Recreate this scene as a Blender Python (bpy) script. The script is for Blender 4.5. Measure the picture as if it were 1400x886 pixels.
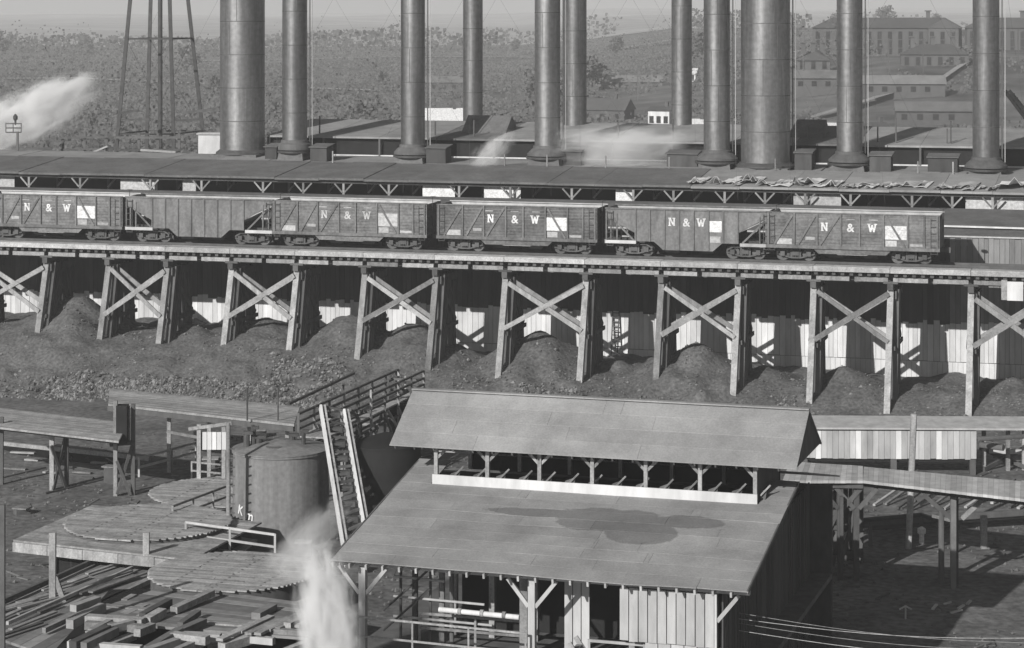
import bpy, bmesh, math, random
from mathutils import Vector, Matrix
random.seed(7)
R = random.Random(11)
S = bpy.context.scene
for o in list(bpy.data.objects):
    bpy.data.objects.remove(o)
COL = S.collection

# ------------------------------------------------------------------ camera, world, sun, exposure
F, YH, H = 3200.0, 10.0, 25.0          # focal length in photo pixels, horizon row, camera height
cam = bpy.data.cameras.new('camera')
cam.sensor_width = 36.0
cam.lens = 36.0 * F / 1400.0
cam.shift_y = -(443.0 - YH) / 1400.0
cam.clip_start = 0.5
cam.clip_end = 20000
camo = bpy.data.objects.new('camera', cam)
camo.location = (0, 0, H)
camo.rotation_euler = (math.radians(90), 0, 0)
COL.objects.link(camo)
S.camera = camo

SUN_AZ = math.radians(33.0)            # light travels to +X and away from the camera
SUN_EL = math.radians(25.5)
W = bpy.data.worlds.new('World')
S.world = W
W.use_nodes = True
wn = W.node_tree
wn.nodes.clear()
sky = wn.nodes.new('ShaderNodeTexSky')
sky.sky_type = 'NISHITA'
sky.sun_disc = False
sky.sun_elevation = SUN_EL
sky.sun_rotation = math.pi + SUN_AZ
sky.air_density = 1.0
sky.dust_density = 1.0
bw = wn.nodes.new('ShaderNodeRGBToBW')
bg = wn.nodes.new('ShaderNodeBackground')
bg.inputs['Strength'].default_value = 0.064
out = wn.nodes.new('ShaderNodeOutputWorld')
wn.links.new(sky.outputs[0], bw.inputs[0])
wn.links.new(bw.outputs[0], bg.inputs[0])
wn.links.new(bg.outputs[0], out.inputs[0])

sl = bpy.data.lights.new('sun', 'SUN')
sl.energy = 5.0
sl.angle = math.radians(0.5)
sl.color = (1.0, 0.985, 0.965)
so = bpy.data.objects.new('sun', sl)
ld = Vector((math.sin(SUN_AZ) * math.cos(SUN_EL), math.cos(SUN_AZ) * math.cos(SUN_EL), -math.sin(SUN_EL)))
so.rotation_euler = ld.to_track_quat('-Z', 'Y').to_euler()
so.location = (-60, -60, 90)
COL.objects.link(so)

S.view_settings.view_transform = 'Standard'
S.view_settings.look = 'None'
S.view_settings.gamma = 1.0
S.view_settings.exposure = 0.05
S.cycles.volume_bounces = 4
S.cycles.max_bounces = 6

# ------------------------------------------------------------------ helpers
TH = math.radians(15.5)
CU, SU = math.cos(TH), math.sin(TH)
OY = 150.9

def G(s, t, z=0.0):
    """site grid: s along the trestle (to the right), t away from the camera"""
    return Vector((s * CU + t * SU, OY - s * SU + t * CU, z))

def s_at(px, t):
    k = (px - 700.0) / F
    return (k * (OY + t * CU) - t * SU) / (CU + k * SU)

def P(px, py, z=0.0):
    Y = F * (H - z) / (py - YH)
    return Vector(((px - 700.0) * Y / F, Y, z))

def PY(px, py, Y):
    return Vector(((px - 700.0) * Y / F, Y, H - (py - YH) * Y / F))

def z_of(py, Y):
    return H - (py - YH) * Y / F

def empty(name, loc, label, cat, group=None, rz=0.0):
    o = bpy.data.objects.new(name, None)
    o.empty_display_size = 0.3
    o.location = loc
    o.rotation_euler = (0, 0, rz)
    COL.objects.link(o)
    tag(o, label, cat, group)
    return o

def tag(o, label=None, cat=None, group=None, kind=None):
    if label: o['label'] = label
    if cat: o['category'] = cat
    if group: o['group'] = group
    if kind: o['kind'] = kind
    return o

def link(name, mesh, parent=None, M=None, label=None):
    o = bpy.data.objects.new(name, mesh)
    if parent is not None:
        o.parent = parent
    if M is not None:
        o.matrix_basis = M
    COL.objects.link(o)
    if label: o['label'] = label
    return o

def copy_tree(o, parent=None):
    c = o.copy()
    COL.objects.link(c)
    if parent is not None:
        c.parent = parent
    for ch in list(o.children):
        copy_tree(ch, c)
    return c

class MB:
    def __init__(self, org=(0, 0, 0)):
        self.v, self.f, self.o = [], [], Vector(org)
    def add(self, vs, fs):
        b = len(self.v)
        self.v += [tuple(Vector(p) - self.o) for p in vs]
        self.f += [tuple(i + b for i in q) for q in fs]
        return self
    def box(self, c, d, rz=0.0):
        c = Vector(c); x, y, z = d[0] / 2, d[1] / 2, d[2] / 2
        ca, sa = math.cos(rz), math.sin(rz)
        vs = []
        for sx, sy, sz in ((-1,-1,-1),(1,-1,-1),(1,1,-1),(-1,1,-1),(-1,-1,1),(1,-1,1),(1,1,1),(-1,1,1)):
            px, py = sx * x, sy * y
            vs.append(c + Vector((px * ca - py * sa, px * sa + py * ca, sz * z)))
        return self.add(vs, BOXF)
    def beam(self, a, b, w, h, up=(0, 0, 1)):
        M = beamM(a, b, w, h, up)
        return self.add([M @ Vector(p) for p in BOXV], BOXF)
    def cyl(self, a, b, r0, r1=None, n=12, caps=True):
        r1 = r0 if r1 is None else r1
        a, b = Vector(a), Vector(b)
        d = (b - a).normalized()
        x = d.orthogonal().normalized(); y = d.cross(x)
        vs = []
        for c, r in ((a, r0), (b, r1)):
            for i in range(n):
                q = 2 * math.pi * i / n
                vs.append(c + x * (r * math.cos(q)) + y * (r * math.sin(q)))
        fs = [(i, (i + 1) % n, n + (i + 1) % n, n + i) for i in range(n)]
        if caps:
            fs += [tuple(range(n - 1, -1, -1)), tuple(range(n, 2 * n))]
        return self.add(vs, fs)
    def lathe(self, prof, c, n=32):
        c = Vector(c); vs = []; fs = []
        for r, z in prof:
            for i in range(n):
                q = 2 * math.pi * i / n
                vs.append(c + Vector((r * math.cos(q), r * math.sin(q), z)))
        for k in range(len(prof) - 1):
            for i in range(n):
                j = (i + 1) % n
                fs.append((k * n + i, k * n + j, (k + 1) * n + j, (k + 1) * n + i))
        fs.append(tuple(range(n - 1, -1, -1)))
        fs.append(tuple(range((len(prof) - 1) * n, len(prof) * n)))
        return self.add(vs, fs)
    def prism(self, pts, d):
        d = Vector(d); n = len(pts)
        vs = [Vector(p) for p in pts] + [Vector(p) + d for p in pts]
        fs = [tuple(range(n - 1, -1, -1)), tuple(range(n, 2 * n))]
        fs += [(i, (i + 1) % n, n + (i + 1) % n, n + i) for i in range(n)]
        return self.add(vs, fs)
    def slab(self, quad, th):
        """quad (4 points, top face) thickened straight down"""
        return self.prism(quad, (0, 0, -th))
    def mesh(self, name, mat, smooth=False):
        m = bpy.data.meshes.new(name)
        m.from_pydata(self.v, [], self.f)
        bm = bmesh.new(); bm.from_mesh(m)
        bmesh.ops.recalc_face_normals(bm, faces=bm.faces)
        bm.to_mesh(m); bm.free()
        if smooth:
            for p in m.polygons: p.use_smooth = True
            m.set_sharp_from_angle(angle=math.radians(45))
        m.materials.append(mat)
        return m
    def build(self, name, mat, parent=None, smooth=False, label=None):
        return link(name, self.mesh(name, mat, smooth), parent, None, label)

BOXV = [(-.5,-.5,-.5),(.5,-.5,-.5),(.5,.5,-.5),(-.5,.5,-.5),(-.5,-.5,.5),(.5,-.5,.5),(.5,.5,.5),(-.5,.5,.5)]
BOXF = [(3,2,1,0),(4,5,6,7),(0,1,5,4),(1,2,6,5),(2,3,7,6),(3,0,4,7)]

def beamM(a, b, w, h, up=(0, 0, 1)):
    a, b = Vector(a), Vector(b)
    d = b - a; L = d.length; x = d / L
    u = Vector(up)
    if abs(x.dot(u)) > 0.97: u = Vector((0, 1, 0)) if abs(x.y) < .9 else Vector((1, 0, 0))
    y = u.cross(x).normalized(); z = x.cross(y)
    return Matrix(((x.x * L, y.x * w, z.x * h, (a.x + b.x) / 2), (x.y * L, y.y * w, z.y * h, (a.y + b.y) / 2),
                   (x.z * L, y.z * w, z.z * h, (a.z + b.z) / 2), (0, 0, 0, 1)))

_uc = {}
def cube(mat):
    if mat.name not in _uc:
        m = bpy.data.meshes.new('timber_block_' + mat.name)
        m.from_pydata(BOXV, [], BOXF)
        m.materials.append(mat)
        _uc[mat.name] = m
    return _uc[mat.name]

_cc = {}
def rod(mat, n=8):
    if mat.name not in _cc:
        b = MB(); b.cyl((-.5, 0, 0), (.5, 0, 0), .5, n=n)
        _cc[mat.name] = b.mesh('round_block_' + mat.name, mat, True)
    return _cc[mat.name]

class Thing:
    def __init__(self, name, org, label, cat, group=None):
        self.o = Vector(org)
        self.root = empty(name, org, label, cat, group)
    def mb(self): return MB(self.o)
    def beam(self, name, a, b, w, h, mat, up=(0, 0, 1), parent=None, label=None):
        return link(name, cube(mat), parent or self.root, beamM(Vector(a) - self.o, Vector(b) - self.o, w, h, up), label)
    def rod(self, name, a, b, d, mat, parent=None):
        return link(name, rod(mat), parent or self.root, beamM(Vector(a) - self.o, Vector(b) - self.o, d, d))
    def part(self, name, b, mat, parent=None, smooth=False, label=None):
        return b.build(name, mat, parent or self.root, smooth, label)

# ------------------------------------------------------------------ materials (neutral greys)
def mat(name, base, rough=.85, var=.35, scale=1.5, stretch=(1, 1, 1), rand=.25, bump=.0, bscale=8., metal=0., spec=None, fine=0.):
    m = bpy.data.materials.new(name)
    m.use_nodes = True
    nt = m.node_tree; N = nt.nodes; L = nt.links
    bs = N['Principled BSDF']
    geo = N.new('ShaderNodeNewGeometry')
    mp = N.new('ShaderNodeMapping'); mp.inputs['Scale'].default_value = stretch
    L.new(geo.outputs['Position'], mp.inputs[0])
    nz = N.new('ShaderNodeTexNoise'); nz.inputs['Scale'].default_value = scale
    nz.inputs['Detail'].default_value = 6; nz.inputs['Roughness'].default_value = .65
    L.new(mp.outputs[0], nz.inputs[0])
    mr = N.new('ShaderNodeMapRange')
    mr.inputs['From Min'].default_value = .25; mr.inputs['From Max'].default_value = .75
    mr.inputs['To Min'].default_value = 1 - var; mr.inputs['To Max'].default_value = 1 + var
    L.new(nz.outputs['Fac'], mr.inputs[0])
    oi = N.new('ShaderNodeObjectInfo')
    m2 = N.new('ShaderNodeMapRange'); m2.inputs['To Min'].default_value = 1 - rand; m2.inputs['To Max'].default_value = 1 + rand
    L.new(oi.outputs['Random'], m2.inputs[0])
    mul = N.new('ShaderNodeMath'); mul.operation = 'MULTIPLY'
    L.new(mr.outputs[0], mul.inputs[0]); L.new(m2.outputs[0], mul.inputs[1])
    mm = N.new('ShaderNodeMath'); mm.operation = 'MULTIPLY'; mm.inputs[1].default_value = base
    L.new(mul.outputs[0], mm.inputs[0])
    last = mm.outputs[0]
    if fine:
        n3 = N.new('ShaderNodeTexNoise'); n3.inputs['Scale'].default_value = bscale; n3.inputs['Detail'].default_value = 3
        L.new(geo.outputs['Position'], n3.inputs[0])
        r3 = N.new('ShaderNodeMapRange'); r3.inputs['From Min'].default_value = .3; r3.inputs['From Max'].default_value = .7
        r3.inputs['To Min'].default_value = 1 - fine; r3.inputs['To Max'].default_value = 1 + fine
        L.new(n3.outputs['Fac'], r3.inputs[0])
        m3 = N.new('ShaderNodeMath'); m3.operation = 'MULTIPLY'
        L.new(last, m3.inputs[0]); L.new(r3.outputs[0], m3.inputs[1]); last = m3.outputs[0]
    cb = N.new('ShaderNodeCombineColor')
    for i in range(3): L.new(last, cb.inputs[i])
    L.new(cb.outputs[0], bs.inputs['Base Color'])
    bs.inputs['Roughness'].default_value = rough
    bs.inputs['Metallic'].default_value = metal
    bs.inputs['Specular IOR Level'].default_value = spec if spec is not None else (.3 if not metal else .5)
    if bump:
        bp = N.new('ShaderNodeBump'); bp.inputs['Strength'].default_value = bump; bp.inputs['Distance'].default_value = .08
        n2 = N.new('ShaderNodeTexNoise'); n2.inputs['Scale'].default_value = bscale; n2.inputs['Detail'].default_value = 5
        L.new(geo.outputs['Position'], n2.inputs[0])
        L.new(n2.outputs['Fac'], bp.inputs['Height']); L.new(bp.outputs[0], bs.inputs['Normal'])
    m['out'] = 1
    return m

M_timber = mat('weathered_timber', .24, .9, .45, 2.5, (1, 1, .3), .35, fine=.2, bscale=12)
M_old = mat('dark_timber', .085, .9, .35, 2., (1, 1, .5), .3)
M_plank = mat('walkway_plank', .27, .9, .4, 1.6, (1, 1, 1), .25, fine=.2, bscale=10)
M_walk = mat('worn_plank', .2, .9, .3, 2., (1, 1, 1), .4)
M_soot_shade = mat('soot_shade_board', .06, .95, .4, 1.2, (1, 1, .25), .3)  # roof boxes, and boards whose dark colour stands for shade
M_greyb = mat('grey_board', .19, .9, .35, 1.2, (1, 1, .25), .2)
M_bleach = mat('sunbleached_plank', .36, .9, .35, 1.6, (1, 1, 1), .2, fine=.2, bscale=10)
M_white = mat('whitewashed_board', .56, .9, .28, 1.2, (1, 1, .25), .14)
M_pale = mat('pale_board', .37, .9, .3, 1.6, (1, 1, .25), .2)
M_iron = mat('black_iron', .055, .6, .4, 2., (1, 1, 1), .2, metal=0.)
M_steel = mat('sooty_steel', .19, .46, .5, 1.1, (1, 1, .08), .12, metal=.8, fine=.16, bscale=3)
M_rust = mat('rusty_steel', .085, .7, .4, 1.5, (1, 1, .4), .2)
M_carw0 = mat('freight_car_wood', .125, .85, .5, 1.1, (.8, .8, 1), .15, fine=.25, bscale=6)
M_carw1 = mat('faded_car_wood', .15, .85, .5, 1.3, (.8, .8, 1), .15, fine=.25, bscale=6)
M_carw2 = mat('sooty_car_wood', .1, .85, .55, 1.0, (.8, .8, 1), .15, fine=.25, bscale=6)
M_cars = mat('freight_car_steel', .135, .75, .5, 1.2, (1, 1, .3), .12, fine=.2, bscale=6)
M_carin = mat('car_interior', .42, .85, .3, 1.5)
M_letter = mat('white_paint', .6, .85, .3, 3., (1, 1, 1), .08, fine=.2, bscale=9)
M_fade = mat('faded_white_paint', .36, .8, .4, 5.)
M_coal = mat('coal', .105, .95, .4, .5, (1, 1, 1), .1, bump=.8, bscale=5., fine=.4)
M_lump = mat('pale_lump', .2, .95, .4, 3., (1, 1, 1), .5)
M_ground = mat('yard_earth', .115, .95, .5, .3, (1, 1, 1), .0, bump=.7, bscale=3., fine=.4)
M_roofa = mat('roofing_felt', .24, .85, .32, .45, (1, 1, 1), .09, fine=.12, bscale=14)
M_canopy = mat('tarred_roof', .115, .9, .35, .6, (1, 1, 1), .06, fine=.15, bscale=5)
M_sheet = mat('torn_roofing', .5, .8, .35, 1.5, (1, 1, 1), .35)
M_brick = mat('brick_wall', .085, .9, .2, .3, (1, 1, 1), .1)
M_slate = mat('slate_roof', .075, .7, .2, .3, (1, 1, 1), .1)
M_glass = mat('window_glass', .03, .15, .1, 1., (1, 1, 1), .2)
M_bark = mat('tree_bark', .09, .95, .3, 3.)
M_leaf = mat('foliage', .1, .9, .4, .4, (1, 1, 1), .3)
M_field = mat('stubble_field', .26, .95, .4, .004, (.6, 1.5, 1), .0, fine=.3, bscale=.03)
M_hill = mat('hillside', .095, .95, .5, .012, (1, 1, .3), .0, fine=.55, bscale=.1)
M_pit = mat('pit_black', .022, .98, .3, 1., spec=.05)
M_tank = mat('tank_iron', .165, .8, .4, 1.6, (1, 1, .06), .05, fine=.15, bscale=5)

# ------------------------------------------------------------------ ground and terrain
def smooth(a, b, x):
    x = min(1, max(0, (x - a) / (b - a)))
    return x * x * (3 - 2 * x)

def vnoise(x, y):
    def hsh(i, j):
        n = (i * 374761393 + j * 668265263) & 0xffffffff
        n = ((n ^ (n >> 13)) * 1274126177) & 0xffffffff
        return ((n ^ (n >> 16)) & 0xffff) / 65535.0
    i, j = math.floor(x), math.floor(y)
    u, v = x - i, y - j
    u = u * u * (3 - 2 * u); v = v * v * (3 - 2 * v)
    return (hsh(i, j) * (1 - u) + hsh(i + 1, j) * u) * (1 - v) + (hsh(i, j + 1) * (1 - u) + hsh(i + 1, j + 1) * u) * v

def terr(x, y):
    z = 0.0
    z += 12.5 * smooth(400, 610, y) * smooth(15, 85, x) * (1 - .35 * smooth(800, 1400, y))
    z += 5.0 * smooth(300, 700, y) * (vnoise(x / 160, y / 200) - .35) 
    z += 6.0 * smooth(800, 1500, y) * vnoise(x / 300 + 9, y / 400)
    z += 9.0 * smooth(1600, 3600, y) * (.6 + .6 * vnoise(x / 500 + 3, y / 700))
    if y < 260: z = 0
    elif y < 340: z *= (y - 260) / 80
    return z

def build_ground():
    b = MB()
    xs = [-2600, -1800, -1200] + [-900 + 45 * i for i in range(41)] + [1200, 1800, 2600]
    ys = [-80, 0, 60, 120, 180, 240, 260] + [280 + 20 * i for i in range(40)] + [1100 + 100 * i for i in range(34)]
    vs = [(x, y, terr(x, y)) for y in ys for x in xs]
    n = len(xs)
    fs = [(j * n + i, j * n + i + 1, (j + 1) * n + i + 1, (j + 1) * n + i) for j in range(len(ys) - 1) for i in range(n - 1)]
    nj = next(j for j, y in enumerate(ys) if y >= 1300)
    near, far = MB(), MB()
    near.add(vs[:(nj + 1) * n], [f for f in fs if max(f) < (nj + 1) * n])
    far.add(vs[nj * n:], [tuple(i - nj * n for i in f) for f in fs if min(f) >= nj * n])
    tag(near.build('terrain', M_hill, None, True), kind='structure')
    tag(far.build('far_fields', M_field, None, True), kind='structure')
    # yard earth: a sheet a little above the terrain
    b = MB()
    N = 60
    vs, fs = [], []
    for j in range(N + 1):
        for i in range(N + 1):
            x = -70 + 140 * i / N; y = 60 + 120 * j / N
            vs.append((x, y, .02 + .12 * vnoise(x / 3, y / 3) * smooth(60, 75, y)))
    fs = [(j * (N + 1) + i, j * (N + 1) + i + 1, (j + 1) * (N + 1) + i + 1, (j + 1) * (N + 1) + i) for j in range(N) for i in range(N)]
    b.add(vs, fs)
    tag(b.build('ground', M_ground, None, True), kind='structure')
build_ground()

# ------------------------------------------------------------------ coal bank under the trestle
PEAKS = [(-160, 425), (-60, 430), (20, 432), (108, 402), (160, 428), (255, 438), (362, 430), (478, 428), (562, 440), (640, 478), (738, 452), (845, 490),
         (950, 466), (1040, 500), (1155, 500), (1250, 522), (1310, 528), (1385, 515), (1450, 520), (1560, 535), (1660, 530)]
PK = []
for px, py in PEAKS:
    s = s_at(px, 2.9)
    PK.append((s, H - (py - YH) * G(s, 2.9).y / F))

def coal_h(s, t):
    toe = -9.5 + 6.5 * smooth(-10, 26, s) + 1.2 * (vnoise(s / 4, 3.3) - .5)
    crest = 2.9 - 1.35 * smooth(-17, -3, s) - .35 * smooth(0, 30, s)
    h = crest * smooth(toe, 1.0, t)
    acc = 0.0
    for ps, pz in PK:
        d = math.hypot(s - ps, (t - 2.9) * (.9 if t < 2.9 else 1.1))
        d *= .82 + .36 * vnoise(s * .8 + 3 * pz, t * .8)
        c = pz - .1 - .6 * (math.sqrt(d * d + .3) - .55)
        acc = max(acc, c)
    k = .5
    m = max(h, acc)
    h = m + max(k - abs(h - acc), 0) ** 2 / (4 * k)
    h += (.45 * (vnoise(s * .7, t * .5 + 9) - .5) + .22 * (vnoise(s * 1.7, t * 1.1) - .5) + .14 * (vnoise(s * 3.3, t * 2.6) - .5)) * smooth(toe, toe + 2, t)
    return h - .15 * (1 - smooth(toe - .3, toe + .6, t))

def build_coal():
    b = MB(); vs = []; fs = []
    ns, ntt = 340, 80
    for j in range(ntt):
        for i in range(ns):
            s = -52 + 104 * i / (ns - 1); t = -12 + 19.9 * j / (ntt - 1)
            vs.append(G(s, t, coal_h(s, t)))
    fs = [(j * ns + i, j * ns + i + 1, (j + 1) * ns + i + 1, (j + 1) * ns + i) for j in range(ntt - 1) for i in range(ns - 1)]
    b.add(vs, fs)
    o = b.build('coal_bank', M_coal, None, True)
    tag(o, 'grey bank of dumped coal heaped in mounds under the timber trestle', 'coal', kind='stuff')
    # loose lumps at the toe
    b = MB(); b2 = MB()
    def lump(mb, c, r):
        vs = []
        for q in ((1,0,0),(0,1,0),(-1,0,0),(0,-1,0),(0,0,1),(0,0,-1)):
            k = r * R.uniform(.6, 1.15)
            vs.append(Vector(c) + Vector((q[0] * k + R.uniform(-.2, .2) * r, q[1] * k + R.uniform(-.2, .2) * r, q[2] * k * .8)))
        mb.add(vs, [(0,1,4),(1,2,4),(2,3,4),(3,0,4),(1,0,5),(2,1,5),(3,2,5),(0,3,5)])
    def zone(px0, px1, y0, y1, n, rmin, rmax):
        for _ in range(n):
            px = R.uniform(px0, px1)
            t = R.uniform(y0, y1)
            s = s_at(px, t)
            if vnoise(s * .5 + 40, t * .6) < .42 and R.random() < .85: continue
            p = G(s, t, coal_h(s, t) + .02)
            p.z = max(p.z, .05)
            lump(b if R.random() < .55 else b2, p, R.uniform(rmin, rmax) * R.choice((.6, .8, 1, 1.2)))
    zone(-20, 250, -10, -6, 1900, .1, .24)
    zone(60, 470, -9, -5.2, 1800, .09, .22)
    zone(370, 470, -8, -2, 500, .1, .22)
    zone(700, 810, -8, -2.5, 800, .1, .22)
    zone(590, 760, -6, -1, 300, .06, .14)
    zone(1060, 1120, -4.5, -1, 260, .08, .2)
    zone(-20, 1420, -8, 3, 5200, .03, .09)
    zone(-20, 1420, -7, 2, 700, .08, .17)
    tag(b.build('dark_lump_scatter', M_coal), 'dark lumps of coal scattered along the foot of the coal bank', 'coal lumps', kind='stuff')
    tag(b2.build('pale_rock_scatter', M_lump), 'pale broken rock strewn along the foot of the coal bank', 'rocks', kind='stuff')
build_coal()

# ------------------------------------------------------------------ whitewashed board wall behind the trestle
WT = 8.0
WS0, WS1 = s_at(-160, WT), s_at(1690, WT)
def build_wall():
    T = Thing('board_wall', G(0, WT), 'long whitewashed board wall standing behind the timber trestle', 'wall')
    b = T.mb()
    s = WS0
    while s < WS1:
        p = G(s + .16, WT + .02 * R.random(), 1.0)
        b.box(p, (.315, .05, 2.1), -TH)
        s += .33
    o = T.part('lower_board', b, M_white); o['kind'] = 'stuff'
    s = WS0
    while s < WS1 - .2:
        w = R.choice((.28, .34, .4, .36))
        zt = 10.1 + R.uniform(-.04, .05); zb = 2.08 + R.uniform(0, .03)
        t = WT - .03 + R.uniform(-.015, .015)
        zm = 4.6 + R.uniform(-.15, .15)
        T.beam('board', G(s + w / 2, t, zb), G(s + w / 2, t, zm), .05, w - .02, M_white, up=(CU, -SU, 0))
        T.beam('upper_board', G(s + w / 2, t - .01, zm + .02), G(s + w / 2, t - .01, zt), .05, w - .02, M_soot_shade if s < s_at(1296, WT) else M_greyb, up=(CU, -SU, 0))  # upper boards coloured dark to deepen the shadow the train casts
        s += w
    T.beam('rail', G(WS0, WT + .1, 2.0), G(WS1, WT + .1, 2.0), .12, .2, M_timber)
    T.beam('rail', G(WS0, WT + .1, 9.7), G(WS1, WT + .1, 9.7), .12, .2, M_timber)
    T.beam('coping', G(WS0, WT, 10.2), G(WS1, WT, 10.2), .3, .08, M_pale)
    # flat bin roof behind the wall
    T2 = Thing('bin_roof', G(0, 14, 9), 'flat tarred bin roof behind the wall and freight train', 'roof')
    b = T2.mb(); b.slab([G(WS0, WT + .2, 10.05), G(WS1, WT + .2, 10.05), G(WS1, 20.5, 10.95), G(WS0, 20.5, 10.95)], .25)
    T2.part('roof_deck', b, M_canopy)
    T2.beam('batten', G(20, 12.2, 10.5), G(WS1, 11.4, 10.45), .3, .1, M_white)
    b = T2.mb(); b.slab([G(WS0, 20.2, 10.4), G(WS1, 20.2, 10.4), G(WS1, 20.5, 10.4), G(WS0, 20.5, 10.4)], 10.3)
    T2.part('back_wall', b, M_old)
    # ladder against the wall
    L = Thing('ladder', G(s_at(841, 7.5), 7.5, 1.2), 'dark wooden ladder leaning on white board wall under trestle', 'ladder')
    s = s_at(841, 7.6)
    for ds in (-.22, .22):
        L.beam('rail', G(s + ds, 7.2, 1.0), G(s + ds, 7.85, 4.6), .07, .1, M_old)
    for k in range(12):
        z = 1.3 + .29 * k
        t = 7.2 + .65 * (z - 1.0) / 3.6
        L.beam('rung', G(s - .22, t, z), G(s + .22, t, z), .05, .06, M_old)
build_wall()

# ------------------------------------------------------------------ trestle
ZD = 8.9
BENTPX = [-125, -32, 65, 150, 230, 318, 407, 500, 597, 692, 802, 905, 1010, 1113, 1218, 1328, 1432, 1545, 1665]
def build_trestle():
    T = Thing('coal_trestle', G(0, 2.7), 'long timber coal trestle on battered post bents carrying the freight train', 'trestle')
    S0, S1 = s_at(-170, 0), s_at(1700, 0)
    bs = [s_at(px, .5) for px in BENTPX]
    # walkway planks, ties, stringers, rails: one length per bay
    k = 0
    ed = [S0] + bs + [S1]
    for i in range(len(ed) - 1):
        a, c = ed[i], ed[i + 1]
        for j, (t, w) in enumerate(((.2, .36), (.6, .36), (1.0, .36))):
            T.beam('walkway_plank', G(a + .02, t, ZD - .04 + R.uniform(-.01, .01)), G(c - .02, t, ZD - .04 + R.uniform(-.01, .01)), w, .08, M_bleach)
        T.beam('fascia_plank', G(a + .015, 0, ZD - .17), G(c - .015, 0, ZD - .17 + R.uniform(-.01, .01)), .07, .3, M_bleach)
        m = (a + c) / 2
        for q0, q1 in ((a, m), (m, c)):
            T.beam('stringer', G(q0 + .16, .42, 8.13), G(q1 - .16, .42, 8.13), .25, .26, M_timber)
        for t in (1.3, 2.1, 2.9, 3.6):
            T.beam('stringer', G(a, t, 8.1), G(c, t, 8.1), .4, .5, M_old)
    s = S0 + .2
    while s < S1:
        T.beam('tie', G(s, .15, 8.47), G(s, 4.1, 8.47), .22, .24, M_old)
        s += .55
    for t in (1.35, 2.85):
        T.beam('running_rail', G(S0, t, 8.98), G(S1, t, 8.98), .08, .16, M_rust)
    b = T.mb(); b.slab([G(S0, 1.2, 8.86), G(S1, 1.2, 8.86), G(S1, 3.3, 8.86), G(S0, 3.3, 8.86)], .2)
    T.part('track_bed', b, M_pit)  # bed coloured black for the shadow under the cars
    for t in (3.5, 3.9):
        T.beam('walkway_plank', G(S0, t, ZD - .04), G(S1, t, ZD - .04), .36, .08, M_plank)
    tops = (.5, 1.3, 2.1, 2.9, 3.6)
    slope = (.29, .13, 0, -.05, -.1)
    for bi, s in enumerate(bs):
        b = T.mb(); b.beam(G(s, .05, 7.72), G(s, 4.1, 7.72), .36, .38)
        bent = T.part('bent', b, M_old)
        for t, sl_ in zip(tops, slope):
            zb = max(-.3, coal_h(s, t - sl_ * 6) - .8)
            tb = t - sl_ * (7.53 - zb)
            T.beam('post', G(s, tb, zb), G(s, t, 7.53), .4, .38, R.choice((M_timber, M_timber, M_plank)) if t < 1 else M_old, up=(CU, -SU, 0), parent=bent)  # rear posts take dark timber in place of shade under the deck
        # sway braces across the bent, either face
        T.beam('sway_brace', G(s + .24, .5, 7.2), G(s + .24, 4.0, 4.2), .08, .28, M_old, parent=bent)
        T.beam('sway_brace', G(s - .22, 3.6, 7.2), G(s - .22, -.2, 4.2), .08, .28, M_old, parent=bent)
        for tq in (.9, 1.7):
            T.beam('post', G(s + .34, tq - .2 * 6.5, max(-.3, coal_h(s, tq - 1.3) - .6)), G(s + .34, tq, 7.5), .3, .3, M_old, up=(CU, -SU, 0), parent=bent)
        T.beam('girt', G(s + .32, -.4, 4.0), G(s + .32, 4.2, 4.0), .09, .26, M_old, parent=bent)
        T.beam('girt', G(s + .32, .35, 7.2), G(s + .32, 3.9, 7.2), .09, .5, M_old, parent=bent)
        T.beam('corbel', G(s - .45, .42, 7.96), G(s + .45, .42, 7.96), .3, .14, M_old, parent=bent)
    # braced towers: X of planks in every other bay, two rows deep
    for i in range(0, len(bs) - 1):
        if i % 2 == 1 and i != 0: continue
        a, c = bs[i], bs[i + 1]
        if i in (0, 2, 4, 6, 8, 10, 12, 14): pass
        def tt(z, row): return (.5 - .29 * (7.53 - z) - .24) if row == 0 else (1.3 - .13 * (7.53 - z) - .24)
    for i in range(len(bs) - 1):
        if BENTPX[i] not in (-32, 150, 318, 500, 692, 905, 1113, 1328, 1545): continue
        a, c = bs[i], bs[i + 1]
        for row in (0, 1):
            def tt(z, off=0): return ((.5 - .29 * (7.53 - z) - .24) if row == 0 else (1.3 - .13 * (7.53 - z) - .24)) - off
            zt, zb = 7.25 + R.uniform(-.1, .1), 4.45 + R.uniform(-.15, .15)
            T.beam('cross_brace', G(a + .25, tt(zt, .02), zt), G(c - .05, tt(zb, .02), zb), .09, R.uniform(.25, .33), R.choice((M_timber, M_timber, M_plank)), up=(0, 0, 1))
            T.beam('cross_brace', G(c - .1, tt(zt, .12), zt), G(a + .2, tt(zb, .12), zb), .09, R.uniform(.25, .33), R.choice((M_timber, M_timber, M_plank)), up=(0, 0, 1))
    return T
build_trestle()
bx = Thing('notice_board', G(s_at(1388, -.3), -.2, 7), 'white square board hung under the trestle walkway at right', 'board')
s = s_at(1388, -.2)
b = bx.mb(); b.box(G(s, -.2, 7.75), (.95, .12, 1.15), -TH); bx.part('panel', b, M_white)
b = bx.mb(); b.box(G(s - .65, -.1, 7.8), (.35, .3, 1.2), -TH); bx.part('bracket', b, M_fade)

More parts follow.
